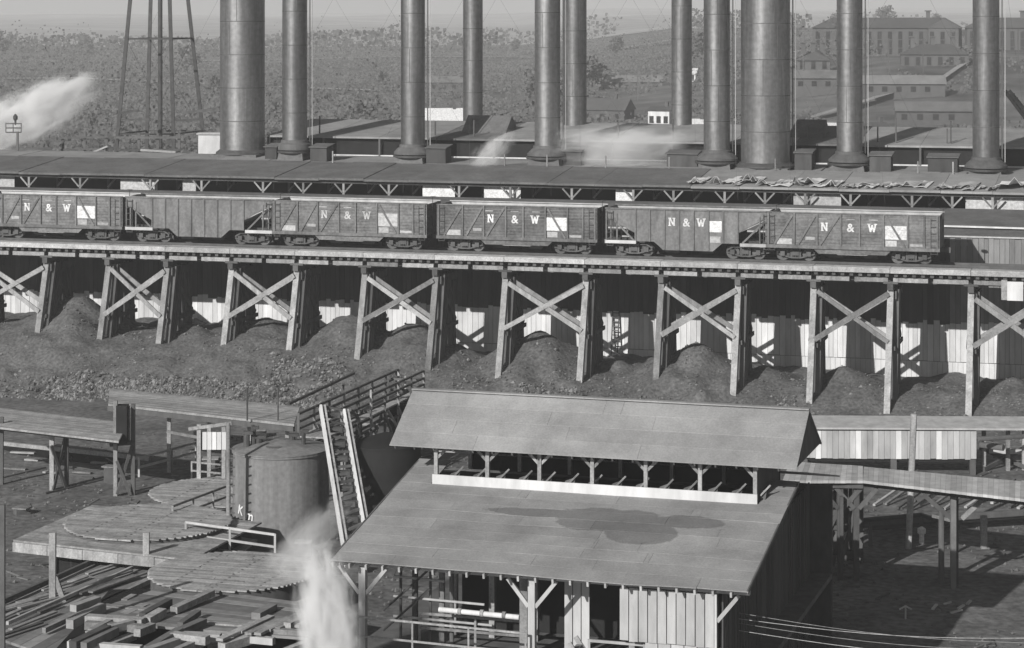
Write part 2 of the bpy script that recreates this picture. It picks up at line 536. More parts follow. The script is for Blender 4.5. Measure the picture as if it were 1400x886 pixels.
# ------------------------------------------------------------------ freight cars
def text_mesh(ch, size, matl):
    c = bpy.data.curves.new('glyph', 'FONT'); c.body = ch; c.size = size; c.extrude = .01; c.offset = size * .02
    c.align_x = 'CENTER'
    o = bpy.data.objects.new('glyph', c)
    COL.objects.link(o)
    dg = bpy.context.evaluated_depsgraph_get(); dg.update()
    m = bpy.data.meshes.new_from_object(o.evaluated_get(dg))
    COL.objects.unlink(o); bpy.data.objects.remove(o)
    m.materials.clear(); m.materials.append(matl)
    m.name = 'letter_glyph'
    return m

def slab_letter(ch, h, ml=None):
    """slab-serif capital in the XZ plane, facing -Y, centred on x, base at z 0"""
    b = MB(); w = h * (.78 if ch == 'N' else 1.0); st = h * .17; k = [0]
    def bar(x0, z0, x1, z1, t):
        k[0] += 1
        y = -.022 - .002 * k[0]; t = t * (1.0 + .6 * abs(x1 - x0) / max(.05, abs(z1 - z0)))
        b.prism([(x0 - t / 2, y, z0), (x0 + t / 2, y, z0), (x1 + t / 2, y, z1), (x1 - t / 2, y, z1)], (0, .02, 0))
    def vbar(x, z0, z1, t):
        k[0] += 1
        b.box((x, -.012 - .002 * k[0], (z0 + z1) / 2), (t, .02, z1 - z0))
    def hbar(x0, x1, z, t):
        k[0] += 1
        b.box(((x0 + x1) / 2, -.012 - .002 * k[0], z), (x1 - x0, .02, t))
    sf = h * .11
    if ch == 'N':
        vbar(-w * .36, 0, h, st); vbar(w * .36, 0, h, st)
        bar(-w * .36, h * .96, w * .36, h * .04, st)
        hbar(-w * .55, -w * .1, h - sf / 2, sf); hbar(-w * .55, -w * .12, sf / 2, sf)
        hbar(w * .1, w * .55, h - sf / 2, sf)
    else:
        bar(-w * .42, h, -w * .2, 0, st); bar(-w * .2, 0, 0, h * .85, st); bar(0, h * .85, w * .2, 0, st); bar(w * .2, 0, w * .42, h, st)
        hbar(-w * .6, -w * .2, h - sf / 2, sf); hbar(w * .2, w * .6, h - sf / 2, sf)
    return b.mesh('letter_' + ch.lower(), ml or M_letter)
G_N = slab_letter('N', .52); G_W = slab_letter('W', .52); G_A = text_mesh('&', .72, M_letter)
G_N2 = slab_letter('N', .52, M_fade); G_W2 = slab_letter('W', .52, M_fade); G_A2 = text_mesh('&', .72, M_fade)

def truck(T, x):
    """arch-bar truck: mesh of side frames as the part, wheels and axles below it"""
    b = MB()
    for y in (-.95, .95):
        b.beam((x - 1.2, y, .55), (x - .8, y, .78), .12, .09); b.beam((x - .8, y, .78), (x + .8, y, .78), .12, .09)
        b.beam((x + .8, y, .78), (x + 1.2, y, .55), .12, .09)
        b.beam((x - 1.2, y, .45), (x - .3, y, .2), .12, .08); b.beam((x - .3, y, .2), (x + .3, y, .2), .12, .08)
        b.beam((x + .3, y, .2), (x + 1.2, y, .45), .12, .08)
        b.beam((x - .28, y, .2), (x - .28, y, .74), .12, .1); b.beam((x + .28, y, .2), (x + .28, y, .74), .12, .1)
        for q in (-.82, .82):
            b.box((x + q, y * 1.03, .46), (.28, .26, .3))
    b.box((x, 0, .5), (.42, 2.1, .3))
    tr = b.build('truck', M_rust, T)
    for q in (-.82, .82):
        w = MB()
        for y in (-.75, .75):
            w.cyl((x + q, y - .06, .42), (x + q, y + .06, .42), .42, n=18)
            w.cyl((x + q, y - .1 * (1 if y > 0 else -1) - .02, .42), (x + q, y - .1 * (1 if y > 0 else -1) + .02, .42), .46, n=18)
        w.cyl((x + q, -.9, .42), (x + q, .9, .42), .08, n=8)
        w.build('wheelset', M_rust, tr)
    for q in (-.16, 0, .16):
        w = MB()
        for y in (-.95, .95):
            w.cyl((x + q, y, .26), (x + q, y, .6), .06, n=8)
        w.build('spring', M_iron, tr)

HL, HW, ZS, ZT = 5.35, 1.5, 1.02, 3.05
KX = HL / 5.05

def car_common(T):
    for x in (-3.6, 3.6): truck(T, x)
    for sx in (-1, 1):
        b = MB(); b.beam((sx * HL, 0, .85), (sx * (HL + .5), 0, .85), .22, .24); b.box((sx * (HL + .48), .05, .85), (.22, .34, .34))
        b.build('coupler', M_rust, T)
    b = MB(); b.box((0, 0, .95), (2 * HL - .3, .5, .3)); b.build('centre_sill', M_iron, T)
    for x in (-1.1, 1.1):
        b = MB()
        b.prism([(x - .95, -.9, 1.2), (x + .95, -.9, 1.2), (x + .4, -.9, .28), (x - .4, -.9, .28)], (0, 1.8, 0))
        b.build('hopper_bay', M_iron, T)
    b = MB()
    b = MB()
    b.cyl((HL + .17, -.7, ZT + .42), (HL + .17, -.7, ZT + .46), .22, n=12)
    b.cyl((HL + .17, -.7, 1.0), (HL + .17, -.7, ZT + .43), .025, n=6)
    b.build('brake_wheel', M_iron, T)
    # air tank, rods under the sill
    b = MB(); b.cyl((-.6, -.6, .62), (.7, -.6, .62), .17, n=10); b.build('air_reservoir', M_rust, T)
    for sx in (-1, 1):
        st = MB()
        x = sx * (HL - .3)
        for dx in (-.2, .2): st.beam((x + dx, -HW - .06, ZS - .35), (x + dx, -HW - .06, ZS + 1.9), .035, .035)
        for k in range(6): st.beam((x - .2, -HW - .09, ZS - .3 + .42 * k), (x + .2, -HW - .09, ZS - .3 + .42 * k), .03, .04)
        st.build('grab_iron', M_iron, T)

def wood_car(name, loc, label, M_carw=None, L_m=None):
    L_m = L_m or M_letter; M_carw = M_carw or M_carw0
    T = empty(name, loc, label, 'hopper car', 'freight cars standing on the trestle', -TH)
    # plank sides
    for y in (-HW, HW):
        b = MB(); n = 10; hh = (ZT - ZS) / n
        for k in range(n):
            b.box((0, y + R.uniform(-.004, .004), ZS + hh * (k + .5)), (2 * HL, .06, hh - .014))
        b.build('side_planking', M_carw, T)
    b = MB()
    b.prism([(-2.6, -HW, ZS - .01), (2.6, -HW, ZS - .01), (2.1, -HW, .55), (-2.1, -HW, .55)], (0, .06, 0))
    b.build('side_skirt', M_carw, T)
    for sx in (-1, 1):
        b = MB(); n = 10; hh = (ZT - ZS) / n
        for k in range(n): b.box((sx * HL, 0, ZS + hh * (k + .5)), (.07, 2 * HW + .06, hh - .014))
        b.build('end_planking', M_carw, T)
    # steel posts and diagonals
    def post(x, y): 
        s_ = -1 if y < 0 else 1
        b = MB(); b.box((x, y + s_ * .075, (ZS + ZT) / 2), (.1, .09, ZT - ZS)); return b.build('side_post', M_cars, T)
    PX = [x * KX for x in (-4.95, -3.4, -2.05, -.65, .45, 1.85, 3.25, 4.2, 4.95)]
    for x in PX:
        post(x, -HW); post(x, HW)
    for x0, x1, up in [(p * KX, r * KX, u) for p, r, u in ((-4.6, -3.5, 1), (-3.2, -2.15, 1), (-1.9, -.75, 1), (2.0, 3.1, -1))]:
        for y in (-HW - .07, HW + .07):
            z0, z1 = (ZS + .05, ZT - .1) if up > 0 else (ZT - .1, ZS + .05)
            b = MB(); b.beam((x0, y, z0), (x1, y, z1), .06, .12); b.build('side_brace', M_cars, T)
    for y in (-HW, HW):
        b = MB(); b.box((0, y, ZT + .03), (2 * HL + .1, .14, .06)); b.build('top_chord', M_cars if y < 0 else M_carin, T)
        b = MB(); b.box((0, y * 1.03, ZS - .06), (2 * HL + .1, .14, .2)); b.build('side_sill', M_cars, T)
    b = MB()   # inside slope sheets
    for sx in (-1, 1):
        b.prism([(sx * (HL - .07), -HW + .06, 2.0), (sx * .9, -HW + .06, .55), (sx * .9, HW - .06, .55), (sx * (HL - .07), HW - .06, 2.0)], (0, 0, -.05))
    b.prism([(-.9, -HW + .06, .55), (.9, -HW + .06, .55), (.9, HW - .06, .55), (-.9, HW - .06, .55)], (0, 0, -.05))
    b.build('slope_sheet', M_carin, T)
    b = MB(); b.box((0, HW - .045, 2.4), (2 * HL - .1, .02, 1.2)); b.build('inner_lining', M_carin, T)
    car_common(T)
    for m_, x in ((G_N, -1.72), (G_A, -.1), (G_W, 1.25)) if L_m is M_letter else ((G_N2, -1.72), (G_A2, -.1), (G_W2, 1.25)):
        yy = -HW - .034
        link('letter', m_, T, Matrix.Translation((x, yy, 1.98)) @ (Matrix.Rotation(math.radians(90), 4, 'X') if m_ in (G_A, G_A2) else Matrix()))
    def patch(x0, x1, z0, z1, m_, nm):
        x0 *= KX; x1 *= KX
        n = max(1, int((z1 - z0) / .22))
        b = MB()
        for k in range(n):
            za = z0 + (z1 - z0) * k / n; zc = z0 + (z1 - z0) * (k + 1) / n
            b.box(((x0 + x1) / 2, -HW - .038, (za + zc) / 2), (x1 - x0, .012, zc - za - .006))
        b.build(nm, m_, T)
    patch(1.92, 3.18, 1.55, 2.4, L_m, 'white_panel')
    for x in (-1.72, -.1, 1.25): patch(x - .25, x + .25, 2.7, 2.76, M_fade, 'stencil_patch')
    patch(1.95, 2.6, 1.12, 1.48, M_fade, 'stencil_patch')
    patch(3.35, 4.1, 1.14, 1.3, M_fade, 'stencil_patch')
    patch(-4.45, -3.55, 1.1, 1.45, M_fade, 'stencil_patch')
    patch(-2.75, -2.2, 1.4, 1.6, M_fade, 'stencil_patch')
    return T

def steel_car(name, loc, label, letters=True):
    T = empty(name, loc, label, 'hopper car', 'freight cars standing on the trestle', -TH)
    for y in (-HW, HW):
        pts = [(-HL, ZT), (-HL, 2.55), (-3.45, 1.55), (-3.45, ZS), (-2.2, ZS), (-1.6, .5), (1.6, .5), (2.2, ZS), (3.25, ZS), (3.25, 1.7), (4.8, 2.6), (HL, 2.75), (HL, ZT)]
        b = MB(); b.prism([(x, y, z) for x, z in pts], (0, .03, 0)); b.build('side_sheet', M_cars, T)
        b = MB(); b.box((0, y, ZT + .04), (2 * HL + .06, .14, .09)); b.build('top_chord', M_cars, T)
        for sx in (-1, 1):
            b = MB(); b.box((sx * 4.35, y * 1.02, ZS - .06), (2.0, .14, .2)); b.build('side_sill', M_carin, T)
            for xx in (4.6, 5.0, 5.3):
                b = MB(); b.beam((sx * xx, y, ZS), (sx * xx, y, 2.75), .09, .09); b.build('end_post', M_cars, T)
            b = MB(); b.beam((sx * 3.5, y, ZS + .05), (sx * 4.75, y, 2.3), .09, .11); b.build('end_brace', M_cars, T)
        for k in range(8):
            x = -3.4 + k * .945
            zl = ZS if abs(x) > 2 else .55
            b = MB(); s_ = -1 if y < 0 else 1
            b.box((x, y + (-.035 if y < 0 else .065), (zl + ZT) / 2), (.09, .07, ZT - zl)); b.build('side_post', M_cars, T)
    for sx in (-1, 1):
        b = MB(); b.box((sx * (HL - .02), 0, 2.88), (.06, 2 * HW, .4)); b.build('end_sheet', M_cars, T)
        b = MB(); b.box((sx * HL, 0, ZS - .05), (.16, 2 * HW, .26)); b.build('end_sill', M_cars, T)
    b = MB()
    for sx in (-1, 1):
        b.prism([(sx * (HL - .05), -HW + .04, 2.72), (sx * .9, -HW + .04, .6), (sx * .9, HW - .01, .6), (sx * (HL - .05), HW - .01, 2.72)], (0, 0, -.04))
    b.build('slope_sheet', M_carin, T)
    b = MB(); b.box((0, HW - .02, 2.75), (2 * HL - .1, .02, .5)); b.build('inner_lining', M_carin, T)
    car_common(T)
    if letters:
        for m_, x in ((G_N, -1.03), (G_A, -.1), (G_W, .85)):
            link('letter', m_, T, Matrix.Translation((x, -HW - .004, 2.05)) @ (Matrix.Rotation(math.radians(90), 4, 'X') if m_ is G_A else Matrix()))
        for x0, x1, z0, z1, m_ in ((1.4, 2.18, 1.72, 2.42, M_letter), (1.42, 2.1, 1.05, 1.45, M_fade)):
            b = MB(); b.box(((x0 + x1) / 2, -HW - .012, (z0 + z1) / 2), (x1 - x0, .02, z1 - z0)); b.build('white_panel', m_, T)
    return T

TC = 2.1
def car_loc(px_right):
    s = s_at(px_right, TC - HW) - HL
    return G(s, TC, 9.06)
steel_car('hopper_car', car_loc(-48), 'steel hopper car beyond the left end of the view, coupled to the cut-off wooden car', letters=False)
wood_car('hopper_car', car_loc(167), 'wooden hopper car cut off at the left end of the train', M_carw1)
steel_car('hopper_car', car_loc(374), 'plain steel hopper car without lettering, second from the left end of train', letters=False)
wood_car('hopper_car', car_loc(583), 'wooden hopper car just right of the unlettered steel hopper car', M_carw1, M_fade)
wood_car('hopper_car', car_loc(816), 'wooden hopper car just left of the lettered steel hopper car', M_carw2)
steel_car('hopper_car', car_loc(1055), 'steel hopper car lettered N&W with open sloping ends')
wood_car('hopper_car', car_loc(1284), 'wooden hopper car at the right end of the train beside empty track')

# ------------------------------------------------------------------ loading canopy behind the train
CT0, CT1 = 22.0, 30.0
C0, C1 = s_at(-160, 26), s_at(1720, 26)
def build_canopy():
    T = Thing('loading_canopy', G(0, 26, 9), 'long low tarred canopy roof on braced posts behind the train', 'canopy')
    s = C0; n = 30; L = (C1 - C0) / n
    for i in range(n):
        a = C0 + L * i; c = a + L - .02
        dz = R.uniform(-.03, .03)
        b = T.mb()
        b.slab([G(a, CT0, 12.02 + dz), G(c, CT0, 12.02 + dz), G(c, CT1, 12.72 + dz), G(a, CT1, 12.72 + dz)], .16)
        T.part('roof_sheet', b, M_canopy if a < s_at(935, 26) else M_roofa)
    T.beam('eave_beam', G(C0, CT0 + .45, 11.72), G(C1, CT0 + .45, 11.72), .16, .2, M_old)
    T.beam('platform_edge', G(C0, CT0 - .3, 10.3), G(C1, CT0 - .3, 10.3), .4, .16, M_old)
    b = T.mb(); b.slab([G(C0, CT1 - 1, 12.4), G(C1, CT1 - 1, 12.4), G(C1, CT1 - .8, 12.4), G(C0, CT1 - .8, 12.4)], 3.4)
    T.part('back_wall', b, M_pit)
    b = T.mb(); b.slab([G(C0, 20.6, 9.9), G(C1, 20.6, 9.9), G(C1, CT1 - 1, 9.9), G(C0, CT1 - 1, 9.9)], .3)
    T.part('platform', b, M_old)
    px = -140
    while px < 1700:
        s = s_at(px, CT0 + .3)
        T.beam('post', G(s, CT0 + .3, 9.9), G(s, CT0 + .3, 11.62), .17, .17, M_walk, up=(CU, -SU, 0))
        for d in (-1, 1):
            T.beam('knee_brace', G(s + d * .08, CT0 + .22, 10.95), G(s + d * .7, CT0 + .22, 11.62), .1, .11, M_walk)
        T.beam('post', G(s + .9, CT0 + 3.5, 9.9), G(s + .9, CT0 + 3.5, 11.8), .2, .2, M_old, up=(CU, -SU, 0))
        T.beam('knee_brace', G(s + .9, CT0 + 3.4, 10.7), G(s + 1.8, CT0 + 3.4, 11.7), .12, .14, M_timber)
        px += R.choice((55, 62, 70, 84, 96))
    for a, c, w in ((578, 622, .9), (662, 712, .9), (842, 868, .7), (0, 20, .5), (165, 215, .4), (250, 268, .5), (1085, 1150, .4), (1320, 1400, .6)):
        s0, s1 = s_at(a, CT0 + .9), s_at(c, CT0 + .9)
        b = T.mb(); b.box(G((s0 + s1) / 2, CT0 + .9, 10.85), (s1 - s0, .08, 1.5), -TH)
        T.part('bright_gap_panel', b, M_letter if w > .6 else M_fade)  # added white panels stand in for bright light seen through openings
    # torn, crumpled roofing along the eave on the right
    for i in range(44):
        px = 942 + i * 9.7 + R.uniform(-8, 8)
        t0 = CT0 + R.uniform(-.05, 1.2); w, d = R.uniform(.3, 1.4), R.uniform(.8, 3.2)
        if i == 43: px, w, d, t0 = 1378, 1.8, 3.4, CT0 + .7
        s = s_at(px, t0)
        b = T.mb(); vs = []; fs = []; n = 5
        ph = R.uniform(0, 6); hc = R.choice((.1, .2, .3, .5, .7))
        for j in range(n):
            for k in range(n):
                u, v = k / (n - 1), j / (n - 1)
                zz = 12.09 + .7 / 8 * (t0 + v * d - CT0) + R.uniform(0, .07) + (hc if i < 43 else 1.0) * abs(math.sin(ph + u * 3)) * (1 - v) ** 2 * (1 if 0 < k < n - 1 else .3)
                vs.append(G(s + (u - .5) * w + .25 * v, t0 + v * d + R.uniform(-.1, .1), zz))
        fs = [(j * n + k, j * n + k + 1, (j + 1) * n + k + 1, (j + 1) * n + k) for j in range(n - 1) for k in range(n - 1)]
        b.add(vs, fs)
        o = T.part('torn_sheet', b, M_sheet)
        md = o.modifiers.new('thickness', 'SOLIDIFY'); md.thickness = .02
    for px in (748, 828, 915, 1060, 1255, 1303, 690, 455):
        s = s_at(px, CT1 - .3)
        T.beam('vent_pipe', G(s, CT1 - .3, 12.6), G(s, CT1 - .3, 13.6), .1, .1, M_timber, up=(CU, -SU, 0))
build_canopy()

# ------------------------------------------------------------------ retort hall with monitor roofs
def build_hall():
    T = Thing('retort_hall', G(0, 38, 0), 'long low works hall with dark monitor openings around the stack bases', 'building')
    M0, M1 = s_at(362, 36), C1
    n = 24; L = (C1 - C0) / n
    for i in range(n):
        a = C0 + L * i; c = a + L - .03; dz = R.uniform(-.04, .04)
        b = T.mb()
        b.slab([G(a, CT1 + .1, 12.5 + dz), G(c, CT1 + .1, 12.5 + dz), G(c, 37, 12.75 + dz), G(a, 37, 12.75 + dz)], .15)
        T.part('roof_sheet', b, M_roofa)
    b = T.mb(); b.slab([G(C0, 30.3, 12.35), G(C1, 30.3, 12.35), G(C1, 30.5, 12.35), G(C0, 30.5, 12.35)], 12.3)
    T.part('front_wall', b, M_brick)
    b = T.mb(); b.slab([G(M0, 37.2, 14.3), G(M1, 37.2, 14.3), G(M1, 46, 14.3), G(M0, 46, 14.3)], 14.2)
    T.part('monitor_shade_wall', b, M_pit)  # black block stands for the shade inside the open monitor
    T.beam('ledge', G(M0, 36.9, 12.82), G(M1, 36.9, 12.82), .3, .1, M_white)
    n = 16; L = (M1 - M0) / n
    for i in range(n):
        a = M0 + L * i; c = a + L - .03; dz = R.uniform(-.03, .03)
        b = T.mb()
        b.slab([G(a, 36.7, 14.35 + dz), G(c, 36.7, 14.35 + dz), G(c, 47, 15.25 + dz), G(a, 47, 15.25 + dz)], .15)
        T.part('monitor_roof_sheet', b, M_roofa if i not in (3, 9) else M_canopy)
        T.beam('monitor_post', G(a, 36.8, 12.8), G(a, 36.8, 14.25), .16, .16, M_old, up=(CU, -SU, 0))
    for px in (595, 648, 735, 1180, 1200, 1295, 1300, 1370, 437, 1105, 1225, 920, 845):
        s = s_at(px, 38); z = 14.5
        T.beam('vent_pipe', G(s, 38, z), G(s, 38, z + R.uniform(.9, 2.)), .1, .1, M_old, up=(CU, -SU, 0))
    for a, c in ((1040, 1130), (640, 700)):
        s0, s1 = s_at(a, 42), s_at(c, 42)
        b = T.mb(); b.prism([G(s0, 40, 14.6), G(s0, 44, 14.6), G(s0, 42, 16.0)], Vector(G(s1, 40, 14.6) - G(s0, 40, 14.6)))
        T.part('ridge_vent', b, M_canopy)
build_hall()
for px, t, w, h, lab in ((440, 33, 1.4, .9, 'dark roof box right of the second stack hood'), (600, 33, 1.6, 1.0, 'dark roof box right of the third stack hood'), (785, 33.5, 1.5, .9, 'dark roof box right of the steam-ringed hood'),
                         (1100, 33, 1.3, 1.1, 'dark roof box right of the broad pedestal stack'), (1205, 33, 1.6, 1.0, 'dark roof box right of the hood before the institution'), (935, 34, 2.4, .8, 'long dark roof box left of the paired right stacks'),
                         (1290, 33.5, 2.2, .9, 'long dark roof box left of the far right hood'), (375, 34, 1.0, .8, 'small dark roof box between the two leftmost stacks')):
    s = s_at(px, t); T = Thing('roof_box', G(s, t, 12.6), lab, 'roof box')
    b = T.mb(); b.box(G(s, t, 12.6 + h / 2), (w, 1.6, h + .3), -TH); T.part('casing', b, M_soot_shade)
    b = T.mb(); b.slab([G(s - w / 2 - .1, t - .95, 12.85 + h), G(s + w / 2 + .1, t - .95, 12.85 + h), G(s + w / 2 + .1, t + .95, 13.05 + h), G(s - w / 2 - .1, t + .95, 13.05 + h)], .06); T.part('lid', b, M_canopy)

# ------------------------------------------------------------------ yard litter
def build_litter():
    b = MB(); b2 = MB()
    for i in range(3800):
        px = R.uniform(-60, 1460); Y = R.uniform(84, 138); x = (px - 700) * Y / F
        if vnoise(x / 2.2 + 50, Y / 3) < .45 and R.random() < .8: continue
        c = Vector((x, Y, .1)); r = R.uniform(.04, .13)
        m = b if R.random() < .6 else b2
        if R.random() < .12: m.box(c, (R.uniform(.4, 1.6), .12, .06), R.uniform(0, 3.1)); continue
        vs = [c + Vector((dx * r * R.uniform(.6, 1.3), dy * r * R.uniform(.6, 1.3), dz * r)) for dx, dy, dz in ((1,0,0),(0,1,0),(-1,0,0),(0,-1,0),(0,0,1))]
        m.add(vs, [(0,1,4),(1,2,4),(2,3,4),(3,0,4)])
    tag(b.build('yard_litter', M_old), 'dark bits of bark and timber littering the yard ground', 'litter', kind='stuff')
    tag(b2.build('pale_chips', M_walk), 'pale wood chips littering the yard ground', 'litter', kind='stuff')
build_litter()

# ------------------------------------------------------------------ smokestacks
def stack(px0, px1, ybase, t, label, hood=None, top=42.0, pipe=False, pedestal=None):
    pxc = (px0 + px1) / 2
    s = s_at(pxc, t); c = G(s, t, 0)
    r = (px1 - px0) / 2 * c.y / F
    zb = z_of(ybase, c.y)
    T = Thing('smokestack', c, label, 'smokestack', 'steel smokestacks of the works')
    T.root.location.z = zb
    T.o.z = zb
    b = T.mb()
    b.lathe([(r, -.3), (r, top - zb)], (c.x, c.y, zb), 40)
    sh = T.part('shaft', b, M_steel, smooth=True)
    b = T.mb()
    b.lathe([(r + .02, top - zb - .2), (r + .25, top - zb), (r + .25, top - zb + .3), (r - .1, top - zb + .3)], (c.x, c.y, zb), 40)
    T.part('cap_ring', b, M_rust, smooth=False)
    z = zb + 2.6
    while z < top - 2:
        b = T.mb(); b.lathe([(r + .002, z - zb), (r + .009, z - zb + .005), (r + .009, z - zb + .05), (r + .002, z - zb + .055)], (c.x, c.y, zb), 40)
        T.part('seam_band', b, M_rust, smooth=False)
        a = math.radians(R.uniform(-160, -20)); q_ = Vector((c.x + (r + .002) * math.cos(a), c.y + (r + .002) * math.sin(a), 0))
        T.beam('lap_seam', q_ + Vector((0, 0, z + .06)), q_ + Vector((0, 0, min(z + 2.7, top - .3))), .035, .02, M_rust, up=(math.cos(a), math.sin(a), 0))
        z += 2.75
    if hood:
        hw = hood / 2 * c.y / F
        b = T.mb(); b.lathe([(hw * .9, -.45), (hw, -.38), (hw, -.22), (r * 1.3, .08), (r + .12, .2), (r + .1, .4), (r + .03, .42)], (c.x, c.y, zb), 40)
        T.part('base_hood', b, M_rust)
        b = T.mb(); b.lathe([(hw * 1.04, -.62), (hw * 1.04, -.46)], (c.x, c.y, zb), 40); T.part('base_flange', b, M_iron)
        b = T.mb()
        q = hw * .74; q2 = hw * .95
        top4 = [Vector((c.x, c.y, zb - .63)) + Vector((dx * q * CU + dy * q * SU, -dx * q * SU + dy * q * CU, 0)) for dx, dy in ((-1,-1),(1,-1),(1,1),(-1,1))]
        bot4 = [Vector((c.x, c.y, zb - 2.4)) + Vector((dx * q2 * CU + dy * q2 * SU, -dx * q2 * SU + dy * q2 * CU, 0)) for dx, dy in ((-1,-1),(1,-1),(1,1),(-1,1))]
        b.add(top4 + bot4, [(0,1,2,3),(7,6,5,4),(0,4,5,1),(1,5,6,2),(2,6,7,3),(3,7,4,0)])
        T.part('pedestal', b, M_canopy)
    if pedestal:
        hw = pedestal / 2 * c.y / F
        b = T.mb(); b.box(Vector((c.x, c.y, zb - 1.2)), (2 * hw, 2 * hw, 2.2), -TH); T.part('pedestal', b, M_canopy)
        b = T.mb(); b.lathe([(r + .35, -.12), (r + .35, .02), (r + .02, .25)], (c.x, c.y, zb), 40); T.part('base_flange', b, M_iron)
    if pipe:
        T.rod('ladder_pipe', Vector((c.x + r + .22, c.y, zb)), Vector((c.x + r + .22, c.y, top - 3)), .09, M_rust)
        T.rod('ladder_pipe', Vector((c.x + r + .42, c.y - .1, zb)), Vector((c.x + r + .42, c.y - .1, top - 3)), .06, M_pale)
    # guy wires
    for q in (35, 150, 270):
        a = math.radians(q)
        e = Vector((c.x + 17 * math.cos(a), c.y + 17 * math.sin(a), 11.5 if math.sin(a) < .5 else 14))
        T.rod('guy_wire', Vector((c.x + r * math.cos(a), c.y + r * math.sin(a), 36)), e, .012, M_rust)
    return T
stack(301, 362, 208, 36, 'broadest riveted stack, beside the water tower legs', pedestal=66, top=46)
stack(386, 420, 198, 33.5, 'slim stack on round hood just right of the broad stack by the tower', hood=46, pipe=True)
stack(548, 581, 204, 33, 'slim hooded stack left of the white tent-like roof', hood=52, pipe=True)
stack(633, 660, 168, 48, 'thin farther stack rising behind the grey monitor roof by the white tent-like roof')
stack(731, 766, 206, 33, 'hooded stack with steam on both sides of its base', hood=56, pipe=True)
stack(770, 802, 174, 46, 'dark farther stack close behind the steam-ringed hooded stack')
stack(918, 946, 186, 47, 'dark farther stack left of the hooded stack beside the second broad stack')
stack(962, 998, 212, 33, 'hooded stack just left of the broad stack near the middle right', hood=58, pipe=True)
stack(1013, 1080, 226, 32.5, 'broad riveted stack on square pedestal between two slim stacks', pedestal=72, pipe=True, top=46)
stack(1144, 1179, 214, 33, 'hooded stack in front of the brick institution on the hill', hood=58, pipe=True)
stack(1330, 1366, 222, 32, 'hooded stack at the far right above the crumpled roofing', hood=58, pipe=True)

